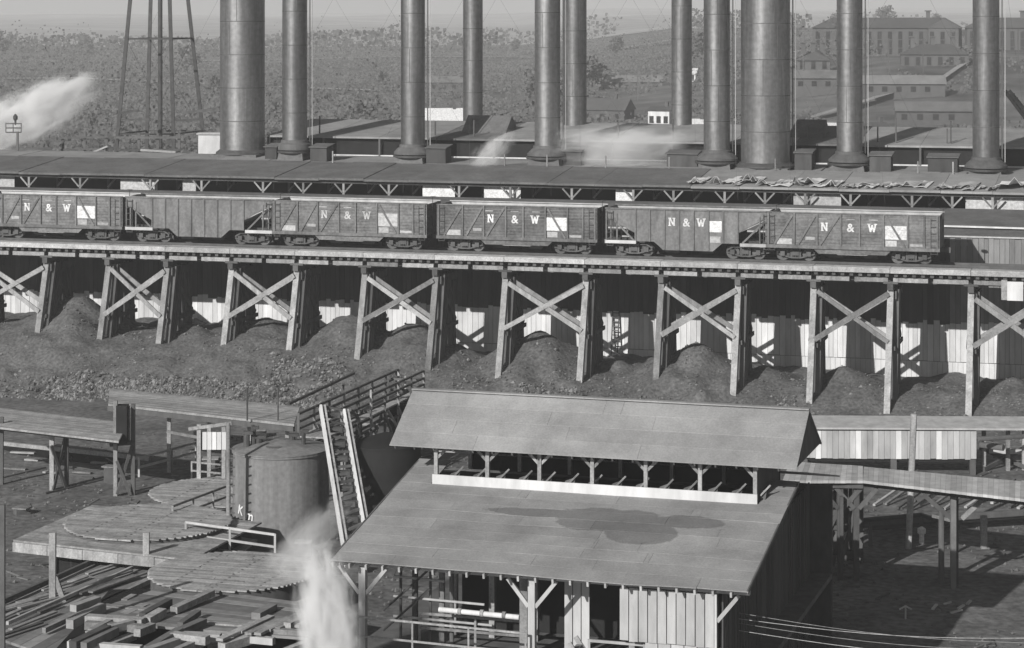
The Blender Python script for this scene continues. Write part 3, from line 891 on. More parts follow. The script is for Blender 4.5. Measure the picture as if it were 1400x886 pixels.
# ------------------------------------------------------------------ water tower legs at left, racks, lamp platform
def build_tower():
    c = PY(219, 215, 232); c.z = 0
    T = Thing('water_tower', c, 'tall steel water tower legs with crossing struts at the upper left', 'water tower')
    k = 232 / F
    legs = {}
    for nm, x0, x1, dy in (('a', 158, 178, -3), ('b', 238, 232, -3), ('c', 200, 206, 3), ('d', 281, 257, 3)):
        Y = 232 + dy
        p0 = PY(x0, 215, Y); p1 = PY(x1, 0, Y)
        d = p1 - p0
        lo = p0 - d * (p0.z / d.z); hi = p0 + d * ((38 - p0.z) / d.z)
        legs[nm] = (lo, hi)
        T.beam('leg', lo, hi, .34, .34, M_iron, up=(1, 0, 0))
    T.rod('riser_pipe', PY(219, 215, 232) * 1 - Vector((0, 0, PY(219, 215, 232).z)), Vector((PY(219, 0, 232).x, 232, 38)), .45, M_iron)
    def at(l, z):
        a, b_ = legs[l]; return a + (b_ - a) * ((z - a.z) / (b_.z - a.z))
    for z in (21.9, 12.6, 31):
        for l1, l2 in (('a', 'b'), ('b', 'd'), ('d', 'c'), ('c', 'a')):
            T.beam('strut', at(l1, z), at(l2, z), .14, .14, M_iron)
    for l1, l2 in (('a', 'b'), ('c', 'd')):
        T.rod('tie_rod', at(l1, 12.6), at(l2, 21.9), .04, M_iron); T.rod('tie_rod', at(l2, 12.6), at(l1, 21.9), .04, M_iron)
    b = T.mb(); b.lathe([(.6, 35.5), (3.6, 38), (3.6, 44), (3.8, 44.1), (.2, 46)], (c.x, 232, 0), 32); T.part('tank', b, M_tank, smooth=True)
    # staging around the legs
    St = Thing('timber_rack', PY(200, 215, 205), 'dark timber rack under the water tower legs', 'rack')
    for px in (160, 190, 216, 245):
        p = PY(px, 218, 205); St.beam('post', p - Vector((0, 0, 1)), PY(px, 182, 205), .22, .22, M_old)
    for py in (188, 205, 212):
        St.beam('rail', PY(158, py, 204.8), PY(247, py, 204.8), .15, .2, M_old)
    St.beam('diagonal', PY(192, 205, 204.6), PY(240, 208, 204.6), .12, .18, M_pale)
    St2 = Thing('timber_rack', PY(110, 215, 205), 'open timber rack left of the water tower', 'rack')
    for px in (86, 116, 146):
        St2.beam('post', PY(px, 218, 205) - Vector((0, 0, 1)), PY(px, 180, 205), .2, .2, M_old)
    for py in (189, 205):
        St2.beam('rail', PY(80, py, 204.8), PY(148, py - 2, 204.8), .14, .16, M_old)
    St2.beam('diagonal', PY(117, 212, 204.6), PY(147, 200, 204.6), .1, .14, M_pale)
    Lp = Thing('lamp_platform', PY(24, 215, 200), 'small railed lamp platform on a post at far left before steam', 'platform')
    Lp.beam('post', PY(24, 217, 200) - Vector((0, 0, .6)), PY(24, 180, 200), .18, .18, M_old)
    for py in (169, 175, 181):
        Lp.beam('rail', PY(8, py, 200), PY(29, py, 200), .08, .1, M_old)
    for px in (8, 18, 29): Lp.beam('baluster', PY(px, 181, 200), PY(px, 168, 200), .07, .07, M_old)
    b = Lp.mb(); q = PY(21, 163, 200); b.lathe([(.06, -.5), (.1, -.1), (.2, 0), (.2, .25), (.05, .45)], q, 10); Lp.part('lamp', b, M_iron)
    Hs = Thing('white_hut', PY(285, 215, 212), 'small white boarded hut left of the broadest stack', 'hut')
    a = PY(271, 214, 212); c2 = PY(301, 214, 212); zt = z_of(184, 212)
    b = Hs.mb(); b.box(((a.x + c2.x) / 2, 213, (zt + a.z) / 2), (c2.x - a.x, 2, zt - a.z)); Hs.part('wall', b, M_white)
    b = Hs.mb(); b.box(((a.x + c2.x) / 2, 213, zt + .06), (c2.x - a.x + .3, 2.3, .1)); Hs.part('roof', b, M_pale)
    Bm = Thing('pipe_beam', PY(245, 160, 226), 'dark pipe beams slung between the water tower legs', 'beam')
    Bm.beam('beam', PY(162, 154, 228), PY(190, 151, 228), .25, .25, M_old); Bm.beam('beam', PY(172, 164, 226), PY(205, 163, 226), .2, .2, M_old)
    Bm.beam('beam', PY(250, 154, 226), PY(300, 149, 226), .25, .25, M_old); Bm.beam('beam', PY(240, 165, 226), PY(278, 163, 226), .2, .2, M_old)
build_tower()

# ------------------------------------------------------------------ foreground shed (two-tier roof)
A = math.radians(17.3)
fu = Vector((math.cos(A), -math.sin(A), 0)); fv = Vector((math.sin(A), math.cos(A), 0))
SO = Vector((-6.23, 79.7, 0))
def FS(a, p, z): return SO + fu * a + fv * p + Vector((0, 0, z))
SLEN = 14.5
def stain_roof_mat():
    m = M_roofa.copy(); m.name = 'stained_roofing_felt'
    nt = m.node_tree; N = nt.nodes; L = nt.links
    bs = N['Principled BSDF']; src = bs.inputs['Base Color'].links[0].from_socket
    geo = N.new('ShaderNodeNewGeometry')
    nz = N.new('ShaderNodeTexNoise'); nz.inputs['Scale'].default_value = .8; nz.inputs['Detail'].default_value = 12; nz.inputs['Roughness'].default_value = .7
    L.new(geo.outputs['Position'], nz.inputs[0])
    def ell(c, rx, ry, amp):
        # rotate into the shed frame, then an elliptical mask with a ragged edge
        mp = N.new('ShaderNodeMapping'); mp.vector_type = 'TEXTURE'
        mp.inputs['Location'].default_value = (c.x, c.y, 0); mp.inputs['Rotation'].default_value = (0, 0, -A)
        mp.inputs['Scale'].default_value = (rx, ry, 1000)
        L.new(geo.outputs['Position'], mp.inputs[0])
        ln = N.new('ShaderNodeVectorMath'); ln.operation = 'LENGTH'; L.new(mp.outputs[0], ln.inputs[0])
        ad = N.new('ShaderNodeMath'); ad.operation = 'MULTIPLY_ADD'; ad.inputs[1].default_value = 1.0; L.new(nz.outputs['Fac'], ad.inputs[0]); L.new(ln.outputs['Value'], ad.inputs[2])
        r = N.new('ShaderNodeMapRange'); r.inputs['From Min'].default_value = 1.44; r.inputs['From Max'].default_value = 1.52
        r.inputs['To Min'].default_value = 1; r.inputs['To Max'].default_value = 0
        L.new(ad.outputs[0], r.inputs[0]); return r.outputs[0]
    def pt(px, py):
        best = None
        for k in range(200):
            p = k * .05; z = 6.2 + .19 * p
            q = P(px, py, z)
            d = abs(fv.dot(q - SO) - p)
            if best is None or d < best[0]: best = (d, q)
        return best[1]
    ms = [ell(pt(745, 702), 2.4, .38, 1), ell(pt(835, 712), 2.2, 1.0, 1), ell(pt(875, 730), 1.3, .9, 1), ell(pt(945, 715), 1.3, .55, 1)]
    cur = ms[0]
    for q in ms[1:]:
        mx = N.new('ShaderNodeMath'); mx.operation = 'MAXIMUM'; L.new(cur, mx.inputs[0]); L.new(q, mx.inputs[1]); cur = mx.outputs[0]
    mix = N.new('ShaderNodeMixRGB'); mix.blend_type = 'MULTIPLY'; mix.inputs[2].default_value = (.6, .6, .6, 1)
    L.new(cur, mix.inputs[0]); L.new(src, mix.inputs[1]); L.new(mix.outputs[0], bs.inputs['Base Color'])
    return m
M_stain = stain_roof_mat()

def build_shed():
    T = Thing('open_shed', FS(7, 6, 0), 'big open timber shed with stained two-tier roof in the foreground', 'shed')
    zr = lambda p: 6.2 + .19 * p
    def sg(a, p): return .1 * (vnoise(a / 2.6 + 3, p / 2.2) - .5) - .035 * math.sin(math.pi * a / 6.1) ** 2 * max(0, 1 - p / 4)
    # lower roof: overlapping courses; the middle stops at the monitor wall, the ends run on
    PW = 6.95
    n = 9; cw = PW / n
    for i in range(n):
        p0, p1 = i * cw - .03, (i + 1) * cw
        cuts = [0] + sorted(R.uniform(1, SLEN - 1) for _ in range(3)) + [SLEN]
        for c0, c1 in zip(cuts[:-1], cuts[1:]):
            b = T.mb(); e = R.uniform(-.012, .012); h = R.uniform(.004, .012)
            ee = e * (3 if i == 0 else 1)
            m_ = 4
            for k in range(m_):
                u0, u1 = c0 + .004 + (c1 - c0 - .008) * k / m_, c0 + .004 + (c1 - c0 - .008) * (k + 1) / m_
                b.slab([FS(u0, p0 + ee, zr(p0) + h + sg(u0, p0)), FS(u1, p0 + ee, zr(p0) + h + sg(u1, p0)), FS(u1, p1, zr(p1) + .002 + sg(u1, p1)), FS(u0, p1, zr(p1) + .002 + sg(u0, p1))], .03)
            T.part('roof_sheet', b, M_stain)
    for a0, a1 in ((0, 1.25), (13.45, SLEN)):
        for i in range(3):
            p0, p1 = PW + i * .75 - .02, PW + (i + 1) * .75
            b = T.mb(); b.slab([FS(a0, p0, zr(p0) + .008), FS(a1, p0, zr(p0) + .008), FS(a1, p1, zr(p1) + .002), FS(a0, p1, zr(p1) + .002)], .04)
            T.part('roof_course', b, M_stain)
    # far slope (other side of the monitor)
    b = T.mb(); b.slab([FS(0, 11.2, zr(8.9)), FS(SLEN, 11.2, zr(8.9)), FS(SLEN, 18, zr(1.5)), FS(0, 18, zr(1.5))], .06)
    T.part('rear_roof', b, M_roofa)
    # rafters poking out under the eave
    k = 0; a = .12
    while a < SLEN:
        T.beam('rafter', FS(a, .02, zr(0) - .19), FS(a, 7.2, zr(7.2) - .19), .07, .16, M_pale, up=(0, 0, 1)); a += .6
    T.beam('eave_plate', FS(.1, .75, 5.98), FS(SLEN - .1, .75, 5.98), .18, .2, M_pale)
    T.beam('roof_edge_board', FS(SLEN - .03, 0, zr(0) - .06), FS(SLEN - .03, 9, zr(9) - .06), .05, .14, M_old)
    T.beam('roof_edge_board', FS(.03, 0, zr(0) - .06), FS(.03, 9, zr(9) - .06), .05, .14, M_old)
    # monitor: white sill board, posts, upper roof
    a0, a1 = 1.3, 13.4
    T.beam('white_sill_board', FS(a0, 6.95, 7.68), FS(a1, 6.95, 7.68), .06, .36, M_white)
    for i in range(7):
        a = a0 + .1 + (a1 - a0 - .2) * i / 6
        T.beam('monitor_post', FS(a, 7.1, 7.3), FS(a, 7.1, 9.05), .14, .14, M_timber, up=tuple(fu))
        T.beam('monitor_post', FS(a, 11.1, 7.3), FS(a, 11.1, 9.05), .14, .14, M_timber, up=tuple(fu))
        for d in (-1, 1):
            if a0 < a + d * .5 < a1:
                T.beam('knee_brace', FS(a + d * .05, 7.12, 8.45), FS(a + d * .55, 7.12, 8.95), .08, .1, M_timber)
                T.beam('knee_brace', FS(a + d * .05, 11.1, 8.45), FS(a + d * .55, 11.1, 8.95), .08, .1, M_timber)
    for i in range(14):
        a = a0 + .4 + i * .88
        b = T.mb(); b.prism([FS(a, 7.25, 7.4), FS(a + .45, 7.25, 7.4), FS(a + .5, 7.5, 7.95), FS(a + .12, 7.5, 7.8)], tuple(fv * .05)); T.part('tilted_louvre', b, M_old)
        T.beam('louvre_rod', FS(a + .3, 7.3, 7.75), FS(a + .62, 7.5, 8.1), .04, .05, M_timber)
    for p in (7.1, 11.1):
        T.beam('monitor_plate', FS(a0, p, 9.02), FS(a1, p, 9.02), .16, .16, M_old)
    e0, e1 = -.35 + .35, SLEN + .35
    UL = (-.45 + .9, 15.2)
    ux0, ux1 = .3 - .05, 15.1
    pe, pr, pb = 6.55, 9.05, 11.6
    ze, zz = 8.93, 10.56
    UO = Vector((-4.5, 86.0, 0)) ; # front-left eave corner of the upper roof
    def FU(a, p, z): return UO + fu * a + fv * p + Vector((0, 0, z))
    UL = 15.1; hp = 2.55
    n = 4
    for i in range(n):
        f0, f1 = i / n, (i + 1) / n
        za, zb = ze + (zz - ze) * f0, ze + (zz - ze) * f1
        cuts = [0] + sorted(R.uniform(1, UL - 1) for _ in range(2)) + [UL]
        for c0, c1 in zip(cuts[:-1], cuts[1:]):
            b = T.mb(); h = R.uniform(.004, .014); g = .035 if i == 2 else 0
            b.slab([FU(c0 + .004, hp * f0 - .02, za + h), FU(c1 - .004, hp * f0 - .02, za + h), FU(c1 - .004, hp * f1 - g, zb + .002 - g * .6), FU(c0 + .004, hp * f1 - g, zb + .002 - g * .6)], .04)
            T.part('roof_sheet', b, M_roofa)
    b = T.mb(); b.slab([FU(0, hp, zz), FU(UL, hp, zz), FU(UL, 2 * hp, ze), FU(0, 2 * hp, ze)], .06)
    T.part('upper_rear_roof', b, M_roofa)
    T.beam('ridge_cap', FU(0, hp, zz + .03), FU(UL, hp, zz + .03), .3, .05, M_roofa)
    for a in (.35, UL - .12):
        b = T.mb(); b.prism([FU(a, .1, ze - .03), FU(a, 2 * hp - .1, ze - .03), FU(a, hp, zz - .1)], tuple(fu * .06)); T.part('gable', b, M_old)
    a = .2
    while a < UL:
        T.beam('upper_rafter', FU(a, .03, ze - .09), FU(a, hp, zz - .09), .06, .12, M_old); a += .75
    # deep interior: dark back wall, floor
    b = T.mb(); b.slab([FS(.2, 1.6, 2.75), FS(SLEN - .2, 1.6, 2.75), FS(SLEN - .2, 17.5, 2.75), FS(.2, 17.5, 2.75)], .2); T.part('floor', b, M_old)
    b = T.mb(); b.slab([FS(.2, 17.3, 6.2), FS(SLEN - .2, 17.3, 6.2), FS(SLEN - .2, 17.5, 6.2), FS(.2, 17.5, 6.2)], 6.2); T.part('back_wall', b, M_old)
    b = T.mb(); b.slab([FS(2.9, 5.6, 7.0), FS(13.4, 5.6, 7.0), FS(13.4, 5.7, 7.0), FS(2.9, 5.7, 7.0)], 6.9); T.part('light_block_partition', b, M_pit)  # added wall that keeps background light out of the shed interior
    b = T.mb(); b.slab([FS(.2, 7.25, 7.2), FS(14.2, 7.25, 7.2), FS(14.2, 11.0, 7.2), FS(.2, 11.0, 7.2)], .1); T.part('light_block_floor', b, M_pit)  # added black slab that blocks light below the monitor
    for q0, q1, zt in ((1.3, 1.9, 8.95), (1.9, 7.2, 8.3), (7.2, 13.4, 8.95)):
        b = T.mb(); b.slab([FS(q0, 11.2, zt), FS(q1, 11.2, zt), FS(q1, 11.26, zt), FS(q0, 11.26, zt)], zt - 7.25); T.part('rear_boarding', b, M_pit)  # rear boards coloured black for the shade inside the monitor
    b = T.mb(); b.slab([FS(13.32, 7.2, 8.95), FS(13.38, 7.2, 8.95), FS(13.38, 11.1, 8.95), FS(13.32, 11.1, 8.95)], 1.7); T.part('end_boarding', b, M_old)
    # posts with knee braces
    for a, m_ in ((.95, M_pale), (7.0, M_pale), (13.2, M_pale)):
        T.beam('post', FS(a, .75, 0), FS(a, .75, 5.87), .24, .24, m_, up=tuple(fu))
        for d in (-1, 1):
            if a > 13 and d < 0: continue
            T.beam('knee_brace', FS(a + d * .12, .72, 4.95), FS(a + d * .85, .72, 5.85), .1, .13, M_pale)
    for a in (3.0, 4.4, 6.0, 9.5, 11.5):
        T.beam('inner_post', FS(a, 4.5, 0), FS(a, 4.5, 6.8), .2, .2, M_timber, up=tuple(fu))
        T.beam('inner_post', FS(a + .7, 10.5, 0), FS(a + .7, 10.5, 7.2), .2, .2, M_old, up=tuple(fu))
    # vertical boards: middle panel, upper right panel, lower right panel
    def boards(a0, a1, p, z0, z1, m_, w=.3):
        a = a0
        while a < a1 - .05:
            T.beam('board', FS(a + w / 2, p + R.uniform(-.012, .012), z0 + R.uniform(-.02, .02)), FS(a + w / 2, p, z1), .04, w - .03, m_, up=tuple(fu)); a += w
    boards(6.1, 6.7, 2.2, 2.7, 6.3, M_timber)
    boards(7.7, 8.6, 2.2, 2.7, 6.3, M_pale)
    boards(10.05, 13.25, .62, 4.1, 5.85, M_pale, .32)
    boards(10.9, 13.25, .68, 2.0, 4.08, M_pale, .44)
    # right side wall boards, shade put into their dark colour
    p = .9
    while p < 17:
        T.beam('side_board', FS(13.5, p, 0), FS(13.5, p, min(zr(p), 7.6) - .12 if p < 9 else 6.4), .05, R.choice((.42, .4, .3, .36)), M_soot_shade, up=tuple(fv)); p += .46
    return T
SH = build_shed()

def rail_run(name, pts, z0, zr_, m, label, cat='railing', w=.08, group=None, step=1.6):
    """post-and-rail run through world points (each at its own floor height)"""
    T = Thing(name, Vector(pts[0]), label, cat, group)
    for a, c in zip(pts[:-1], pts[1:]):
        a, c = Vector(a), Vector(c)
        n = max(1, int((c - a).length / step))
        for i in range(n + 1):
            q = a + (c - a) * i / n
            T.beam('post', q, q + Vector((0, 0, zr_[-1] + .03)), w, w, m)
        for z in zr_:
            T.beam('rail', a + Vector((0, 0, z)), c + Vector((0, 0, z)), w * .8, w * 1.1, m)
    return T
rail_run('railing', [FS(.9, .3, 3.1), FS(6.9, .3, 3.0)], 0, (.5, 1.15), M_timber, 'pipe railing across the shed front under the eave', w=.06)
rail_run('railing', [FS(2.2, 3.0, 2.8), FS(6.3, 3.0, 2.8)], 0, (.5, 1.0), M_timber, 'dull timber railing inside the shed behind the white pipe')
rail_run('railing', [FS(8.9, 1.0, 2.6), FS(10.8, 1.0, 2.6)], 0, (.7, 1.3), M_pale, 'short railing beside the lower white boards of shed front')
pp = Thing('steam_pipe', FS(3.2, 2.4, 3.8), 'thick white lagged pipe running inside the shed', 'pipe')
b = pp.mb(); b.cyl(FS(3.2, 2.2, 4.2), FS(6.1, 2.2, 4.15), .09, n=14); pp.part('lagging', b, M_white, smooth=True)
for k in range(3): 
    b = pp.mb(); a = 3.9 + k * .8; b.cyl(FS(a, 2.2, 4.19), FS(a + .12, 2.2, 4.19), .12, n=14); pp.part('collar', b, M_timber)
fr = Thing('pipe_stand', FS(1.5, 3.5, 2.7), 'dark stand of pipes and rods behind the shed corner post', 'pipe stand')
for a in (1.4, 1.9, 2.5, 2.9, 3.3):
    fr.rod('upright', FS(a, 3.2 + .2 * (a % 1), 2.7), FS(a, 3.2 + .2 * (a % 1), 6.2), R.choice((.1, .16, .22)), R.choice((M_timber, M_rust)))
for z in (3.6, 4.3, 5.0, 5.5):
    fr.rod('cross_pipe', FS(1.2, 3.1, z), FS(3.4 + R.uniform(-.4, 2), 3.1, z - .05), .09, R.choice((M_timber, M_rust, M_pale)))
for z in (3.2, 3.9):
    fr.rod('brace_rod', FS(1.0, 2.6, z), FS(2.6, 3.1, z + 1.5), .08, M_iron)
st = Thing('steps', FS(8.3, 1.0, 2), 'narrow wooden steps descending beside the shed board panel', 'steps')
for d in (0, .8): st.beam('stringer', FS(8.35, .5 + d, 3.9), FS(9.4, .5 + d, 2.4), .06, .16, M_timber)
for k in range(6): st.beam('tread', FS(8.5 + .17 * k, .5, 3.65 - .245 * k), FS(8.5 + .17 * k, 1.3, 3.65 - .245 * k), .2, .04, M_timber)

# ------------------------------------------------------------------ left yard: tank, tubs, galleries, walkways
def build_tank():
    c = PY(384, 700, 110); c.z = 0; r = 66 * 110 / F
    T = Thing('iron_tank', c, 'large upright iron tank with low cone lid and chalked letters on its side', 'tank')
    b = T.mb(); b.lathe([(r * 1.01, 0), (r * .985, 4.25)], c, 48); sh = T.part('shell', b, M_tank, smooth=True)
    b = T.mb(); b.lathe([(r * 1.0, 4.25), (r * 1.015, 4.27), (r * 1.015, 4.31), (r * .5, 4.56), (.1, 4.7)], c, 48); T.part('flat_lid', b, M_tank)
    for z in (4.16,):
        b = T.mb(); b.lathe([(r * .995, z), (r * 1.013, z + .01), (r * 1.013, z + .08), (r * .995, z + .09)], c, 48); T.part('hoop', b, M_tank)
    for ch, px, dz, sz in (('K', 334, 1.5, .6), ('m', 347, 1.32, .62)):
        ang = math.asin((px - 384) / 66.0)
        m_ = text_mesh(ch, sz, M_letter)
        d = Vector((math.sin(ang), -math.cos(ang), 0))
        M = Matrix.Translation(d * (r * 1.012) + Vector((0, 0, dz))) @ Matrix.Rotation(ang, 4, 'Z') @ Matrix.Rotation(math.radians(90), 4, 'X') @ Matrix.Rotation(math.radians(-12), 4, 'Z')
        link('chalk_letter', m_, T.root, M)
    for k, (dx, dy, hh, ww) in enumerate(((-1.55, -.5, .75, .3), (-1.25, -.3, .95, .22), (-1.0, -.2, .5, .34), (.5, .3, .5, .3), (1.1, -.4, .8, .2))):
        b = T.mb(); b.cyl(c + Vector((dx, dy, 4.25)), c + Vector((dx, dy, 4.3 + hh)), ww / 2, n=8); b.box(c + Vector((dx + .08, dy, 4.35 + hh)), (ww * 1.5, ww, .14)); T.part('valve', b, M_iron)
    b = T.mb(); b.cyl(c + Vector((-1.3, -.2, 4.3)), c + Vector((-1.3, -.2, 5.4)), .09, n=8); T.part('vent', b, M_iron)
    b = T.mb(); b.lathe([(.4, 4.4), (.4, 4.56)], c + Vector((-.2, -1.0, 0)), 18); T.part('manhole', b, M_rust)
    D = Thing('black_tank', PY(545, 690, 113), 'black tank half hidden behind the shed left edge', 'tank')
    c2 = PY(528, 690, 108); c2.z = 0
    b = D.mb(); b.lathe([(1.6, 0), (1.6, 4.8)], c2, 40); D.part('shell', b, M_pit, smooth=True)
    b = D.mb(); b.lathe([(1.63, 4.8), (1.63, 4.9), (.1, 5.4)], c2, 40); D.part('lid', b, M_pit, smooth=True)
build_tank()

def tub(px_c, Y, z, r, label, seed):
    q = random.Random(seed)
    c = Vector(((px_c - 700) * Y / F, Y, z))
    T = Thing('planked_vat', c, label, 'vat', 'round planked vats in the yard')
    b = T.mb(); b.lathe([(r * .97, -1.6), (r * .97, -.06)], c, 40); T.part('vat_wall', b, M_old, smooth=True)
    # lid planks clipped by the circle, running along the site grid
    w = .22; y = -r
    ang = -TH
    ca, sa = math.cos(ang), math.sin(ang)
    while y < r - .05:
        h0 = math.sqrt(max(0, r * r - (y + w / 2) ** 2)) + q.uniform(-.05, .05)
        if h0 > .3:
            L0 = -h0
            cuts = [-h0, h0] if q.random() < .5 else [-h0, q.uniform(-h0 * .5, h0 * .5), h0]
            for x0, x1 in zip(cuts[:-1], cuts[1:]):
                zz = q.uniform(-.004, .005)
                p0 = c + Vector((x0 * ca - (y + w / 2) * sa + .0, x0 * sa + (y + w / 2) * ca, zz)); p1 = c + Vector((x1 * ca - (y + w / 2) * sa, x1 * sa + (y + w / 2) * ca, zz))
                d = (p1 - p0).normalized() * .015
                T.beam('lid_plank', p0 + d, p1 - d, w - .012, .06, M_plank)
        y += w
    b = T.mb()
    for row in (-.45, .1, .6):
        for k in range(14):
            f = -.85 + k * .13
            if math.hypot(row, f) > .9: continue
            xx, yy = r * (row + q.uniform(-.01, .01)), r * f
            b.box(c + Vector((xx * CU + yy * SU, -xx * SU + yy * CU, .035)), (.09, .07, .02), -TH)
    o = T.part('knot_hole_plug', b, M_iron); o['kind'] = 'stuff'
tub(203, 105.8, 1.75, 3.75, 'round planked vat cover on the raised platform at left', 1)
tub(306, 117.0, .8, 3.7, 'round planked vat cover half hidden behind the tall pole and iron tank', 2)
tub(318, 96.5, 1.75, 3.45, 'round planked vat cover nearest the foreground timber stack', 3)

def quad_deck(T, q, th, n, m, name='deck_plank', along=True):
    """planks filling quad q = [a, b, c, d] (top face); planks run a->b if along else across"""
    a, b_, c, d = [Vector(p) for p in q]
    for i in range(n):
        f0, f1 = i / n, (i + .97) / n
        if along: pts = [a.lerp(d, f0), b_.lerp(c, f0), b_.lerp(c, f1), a.lerp(d, f1)]
        else: pts = [a.lerp(b_, f0), a.lerp(b_, f1), d.lerp(c, f1), d.lerp(c, f0)]
        dz = Vector((0, 0, R.uniform(-.004, .004)))
        mb = T.mb(); mb.slab([p + dz for p in pts], th)
        T.part(name, mb, m)

def build_left():
    # raised platform carrying the left vat
    T = Thing('raised_platform', P(18, 740, 1.5), 'raised plank platform with pale front edge board at left', 'platform')
    a = P(18, 738, 1.55); b_ = P(262, 765, 1.55); back = Vector((.29, .956, 0)) * 7.6
    quad_deck(T, [a, b_, b_ + back, a + back], .08, 16, M_plank)
    n_ = 5
    for k in range(n_):
        T.beam('edge_board', a.lerp(b_, k / n_) + Vector((.01, -.05, -.3)), a.lerp(b_, (k + .99) / n_) + Vector((0, -.05, -.3 + R.uniform(-.03, .03))), .08, .42, M_timber)
    for px, w in ((72, .3), (102, .34), (136, .28), (170, .25)):
        q = P(px, 755, 1.1); T.beam('leg', Vector((q.x, q.y + .2, -.1)), Vector((q.x, q.y + .2, 1.2)), w, w, M_timber)
    b = T.mb(); b.box((a + b_) / 2 + Vector((1.5, 3.2, -1.0)), (7.0, 5, 1.2), -TH); T.part('dark_core', b, M_pit)
    for px, y0, y1, nm in ((72, 845, 728, 'tall leaning yard post at left with a short prop'), (200, 768, 728, 'short yard post at the right corner of the raised platform')):
        q = P(px, y0, 0 if px < 100 else 1.2)
        t = Thing('yard_post', q, nm, 'post')
        t.beam('post', q, Vector((q.x, q.y, z_of(y1, q.y))), .26, .26, M_timber)
        if px < 100: t.beam('prop', q + Vector((.7, 0, 0)), q + Vector((.1, 0, 1.7)), .18, .2, M_timber)
    e = P(3, 886, 1.5); t = Thing('yard_pole', Vector((e.x, e.y, 0)), 'dark pole cut by the left edge of the frame', 'pole')
    t.beam('pole', Vector((e.x, e.y, 0)), Vector((e.x, e.y, z_of(690, e.y))), .2, .2, M_old)
    e = P(2, 665, 0); t = Thing('yard_pole', e, 'short dark pole at the left edge under the plank gallery', 'pole')
    t.beam('pole', e, Vector((e.x, e.y, z_of(570, e.y))), .2, .2, M_old)
    # long plank walkway crossing toward the left bottom corner
    T = Thing('plank_walk', P(60, 850, .6), 'long plank walk running diagonally across the lower left yard', 'walkway')
    a, b_ = P(-70, 848, .7), P(120, 915, .7)
    d0, d1 = P(258, 722, .7), P(352, 738, .7)
    quad_deck(T, [a, d0, d1, b_], .1, 15, M_walk)
    T.beam('curb', P(-30, 838, .9), P(250, 712, .9), .15, .22, M_old)
    T.beam('curb', P(60, 862, .9), P(310, 745, .9), .15, .2, M_timber)
    T.beam('curb', P(10, 852, .9), P(280, 732, .9), .12, .14, M_pale)
    # timber stack at the bottom
    rr = random.Random(5)
    T = Thing('timber_stack', P(260, 880, .5), 'jumbled stack of heavy squared timbers in the lower left foreground', 'timber stack')
    b = T.mb(); b.slab([P(60, 905, 1.0), P(420, 905, 1.0), P(415, 800, 1.0), P(150, 806, 1.0)], .95); T.part('dark_core', b, M_pit)
    fz = P(90, 852, 1.6)
    fq = [P(90, 846, 1.58), P(420, 872, 1.58), P(420, 872, 1.58) + Vector((1.3, 4.2, 0)), P(200, 818, 1.58) + Vector((.6, 2.2, 0))]
    quad_deck(T, fq, .1, 11, M_walk)
    for k in range(36):                     # long timbers pointing up to the right
        px = rr.uniform(95, 400); py = rr.uniform(822, 900); z = rr.choice((1.2, 1.45, 1.7, 1.75))
        p = P(px, py, z); a = math.radians(rr.uniform(50, 72)); L = rr.uniform(1.0, 2.6)
        e = p + Vector((math.cos(a), math.sin(a), 0)) * L
        if e.y > 94.0 - .25 * abs(e.x + 11.5): e = p + (e - p) * max(.25, (94.0 - .25 * abs(e.x + 11.5) - p.y) / (e.y - p.y + 1e-6)) if p.y < 93 else p + (e - p) * .3
        T.beam('timber', p, e + Vector((0, 0, rr.uniform(-.05, .12))), rr.uniform(.22, .4), rr.uniform(.2, .34), rr.choice((M_timber, M_plank, M_walk, M_old)))
    for k in range(9):                     # shorter ones lying across
        px = rr.uniform(80, 360); py = rr.uniform(826, 892); z = rr.choice((1.5, 1.65, 1.75))
        p = P(px, py, z); a = math.radians(rr.uniform(-24, -8)); L = rr.uniform(1.4, 3.2)
        T.beam('timber', p, p + Vector((math.cos(a), math.sin(a), 0)) * L, rr.uniform(.25, .42), rr.uniform(.2, .34), rr.choice((M_timber, M_pale, M_plank)))
    for k in range(9):
        p = P(300 + 13 * k, 872 - 2 * k + rr.uniform(-4, 4), 1.75); T.beam('board', p, p + Vector((1.0, 2.3 + rr.uniform(-.4, .3), .03)), .3, .1, M_plank)
    # broken planks strewn over the walk
    for k in range(26):
        px = rr.uniform(-20, 230); py = 842 - (px + 20) * .38 + rr.uniform(-12, 40)
        p = P(px, py, .86); a = math.radians(rr.uniform(52, 72))
        T.beam('loose_plank', p, p + Vector((math.cos(a), math.sin(a), 0)) * rr.uniform(1, 3.4), rr.uniform(.14, .3), .07, rr.choice((M_old, M_walk, M_timber, M_plank)))
    # galleries
    T = Thing('plank_gallery', P(70, 590, 3.2), 'low plank-topped gallery on cross-braced bents at the left edge', 'gallery')
    q = [P(-60, 577, 3.3), P(162, 603, 3.3), P(175, 578, 3.3), P(-40, 553, 3.3)]
    quad_deck(T, q, .1, 14, M_plank)
    T.beam('side_beam', P(-60, 577, 3.1), P(162, 603, 3.1), .15, .3, M_old)
    for px in (71, ):
        f = P(px, 672, 0); f2 = P(px + 20, 668, 0)
        T.beam('post', f, Vector((f.x, f.y, 3.2)), .22, .22, M_timber); T.beam('post', f2, Vector((f2.x, f2.y, 3.2)), .2, .2, M_old)
        T.beam('brace', f + Vector((.1, -.12, .1)), f2 + Vector((0, -.12, 2.9)), .1, .16, M_old); T.beam('brace', f2 + Vector((0, -.22, .1)), f + Vector((0, -.22, 2.4)), .1, .16, M_old)
        T.beam('cap', f + Vector((-.4, 0, 3.1)), f2 + Vector((.3, 0, 3.1)), .22, .22, M_old)
    T2 = Thing('hoist_frame', P(160, 680, 0), 'tall narrow frame holding a black box where the gallery ends', 'frame')
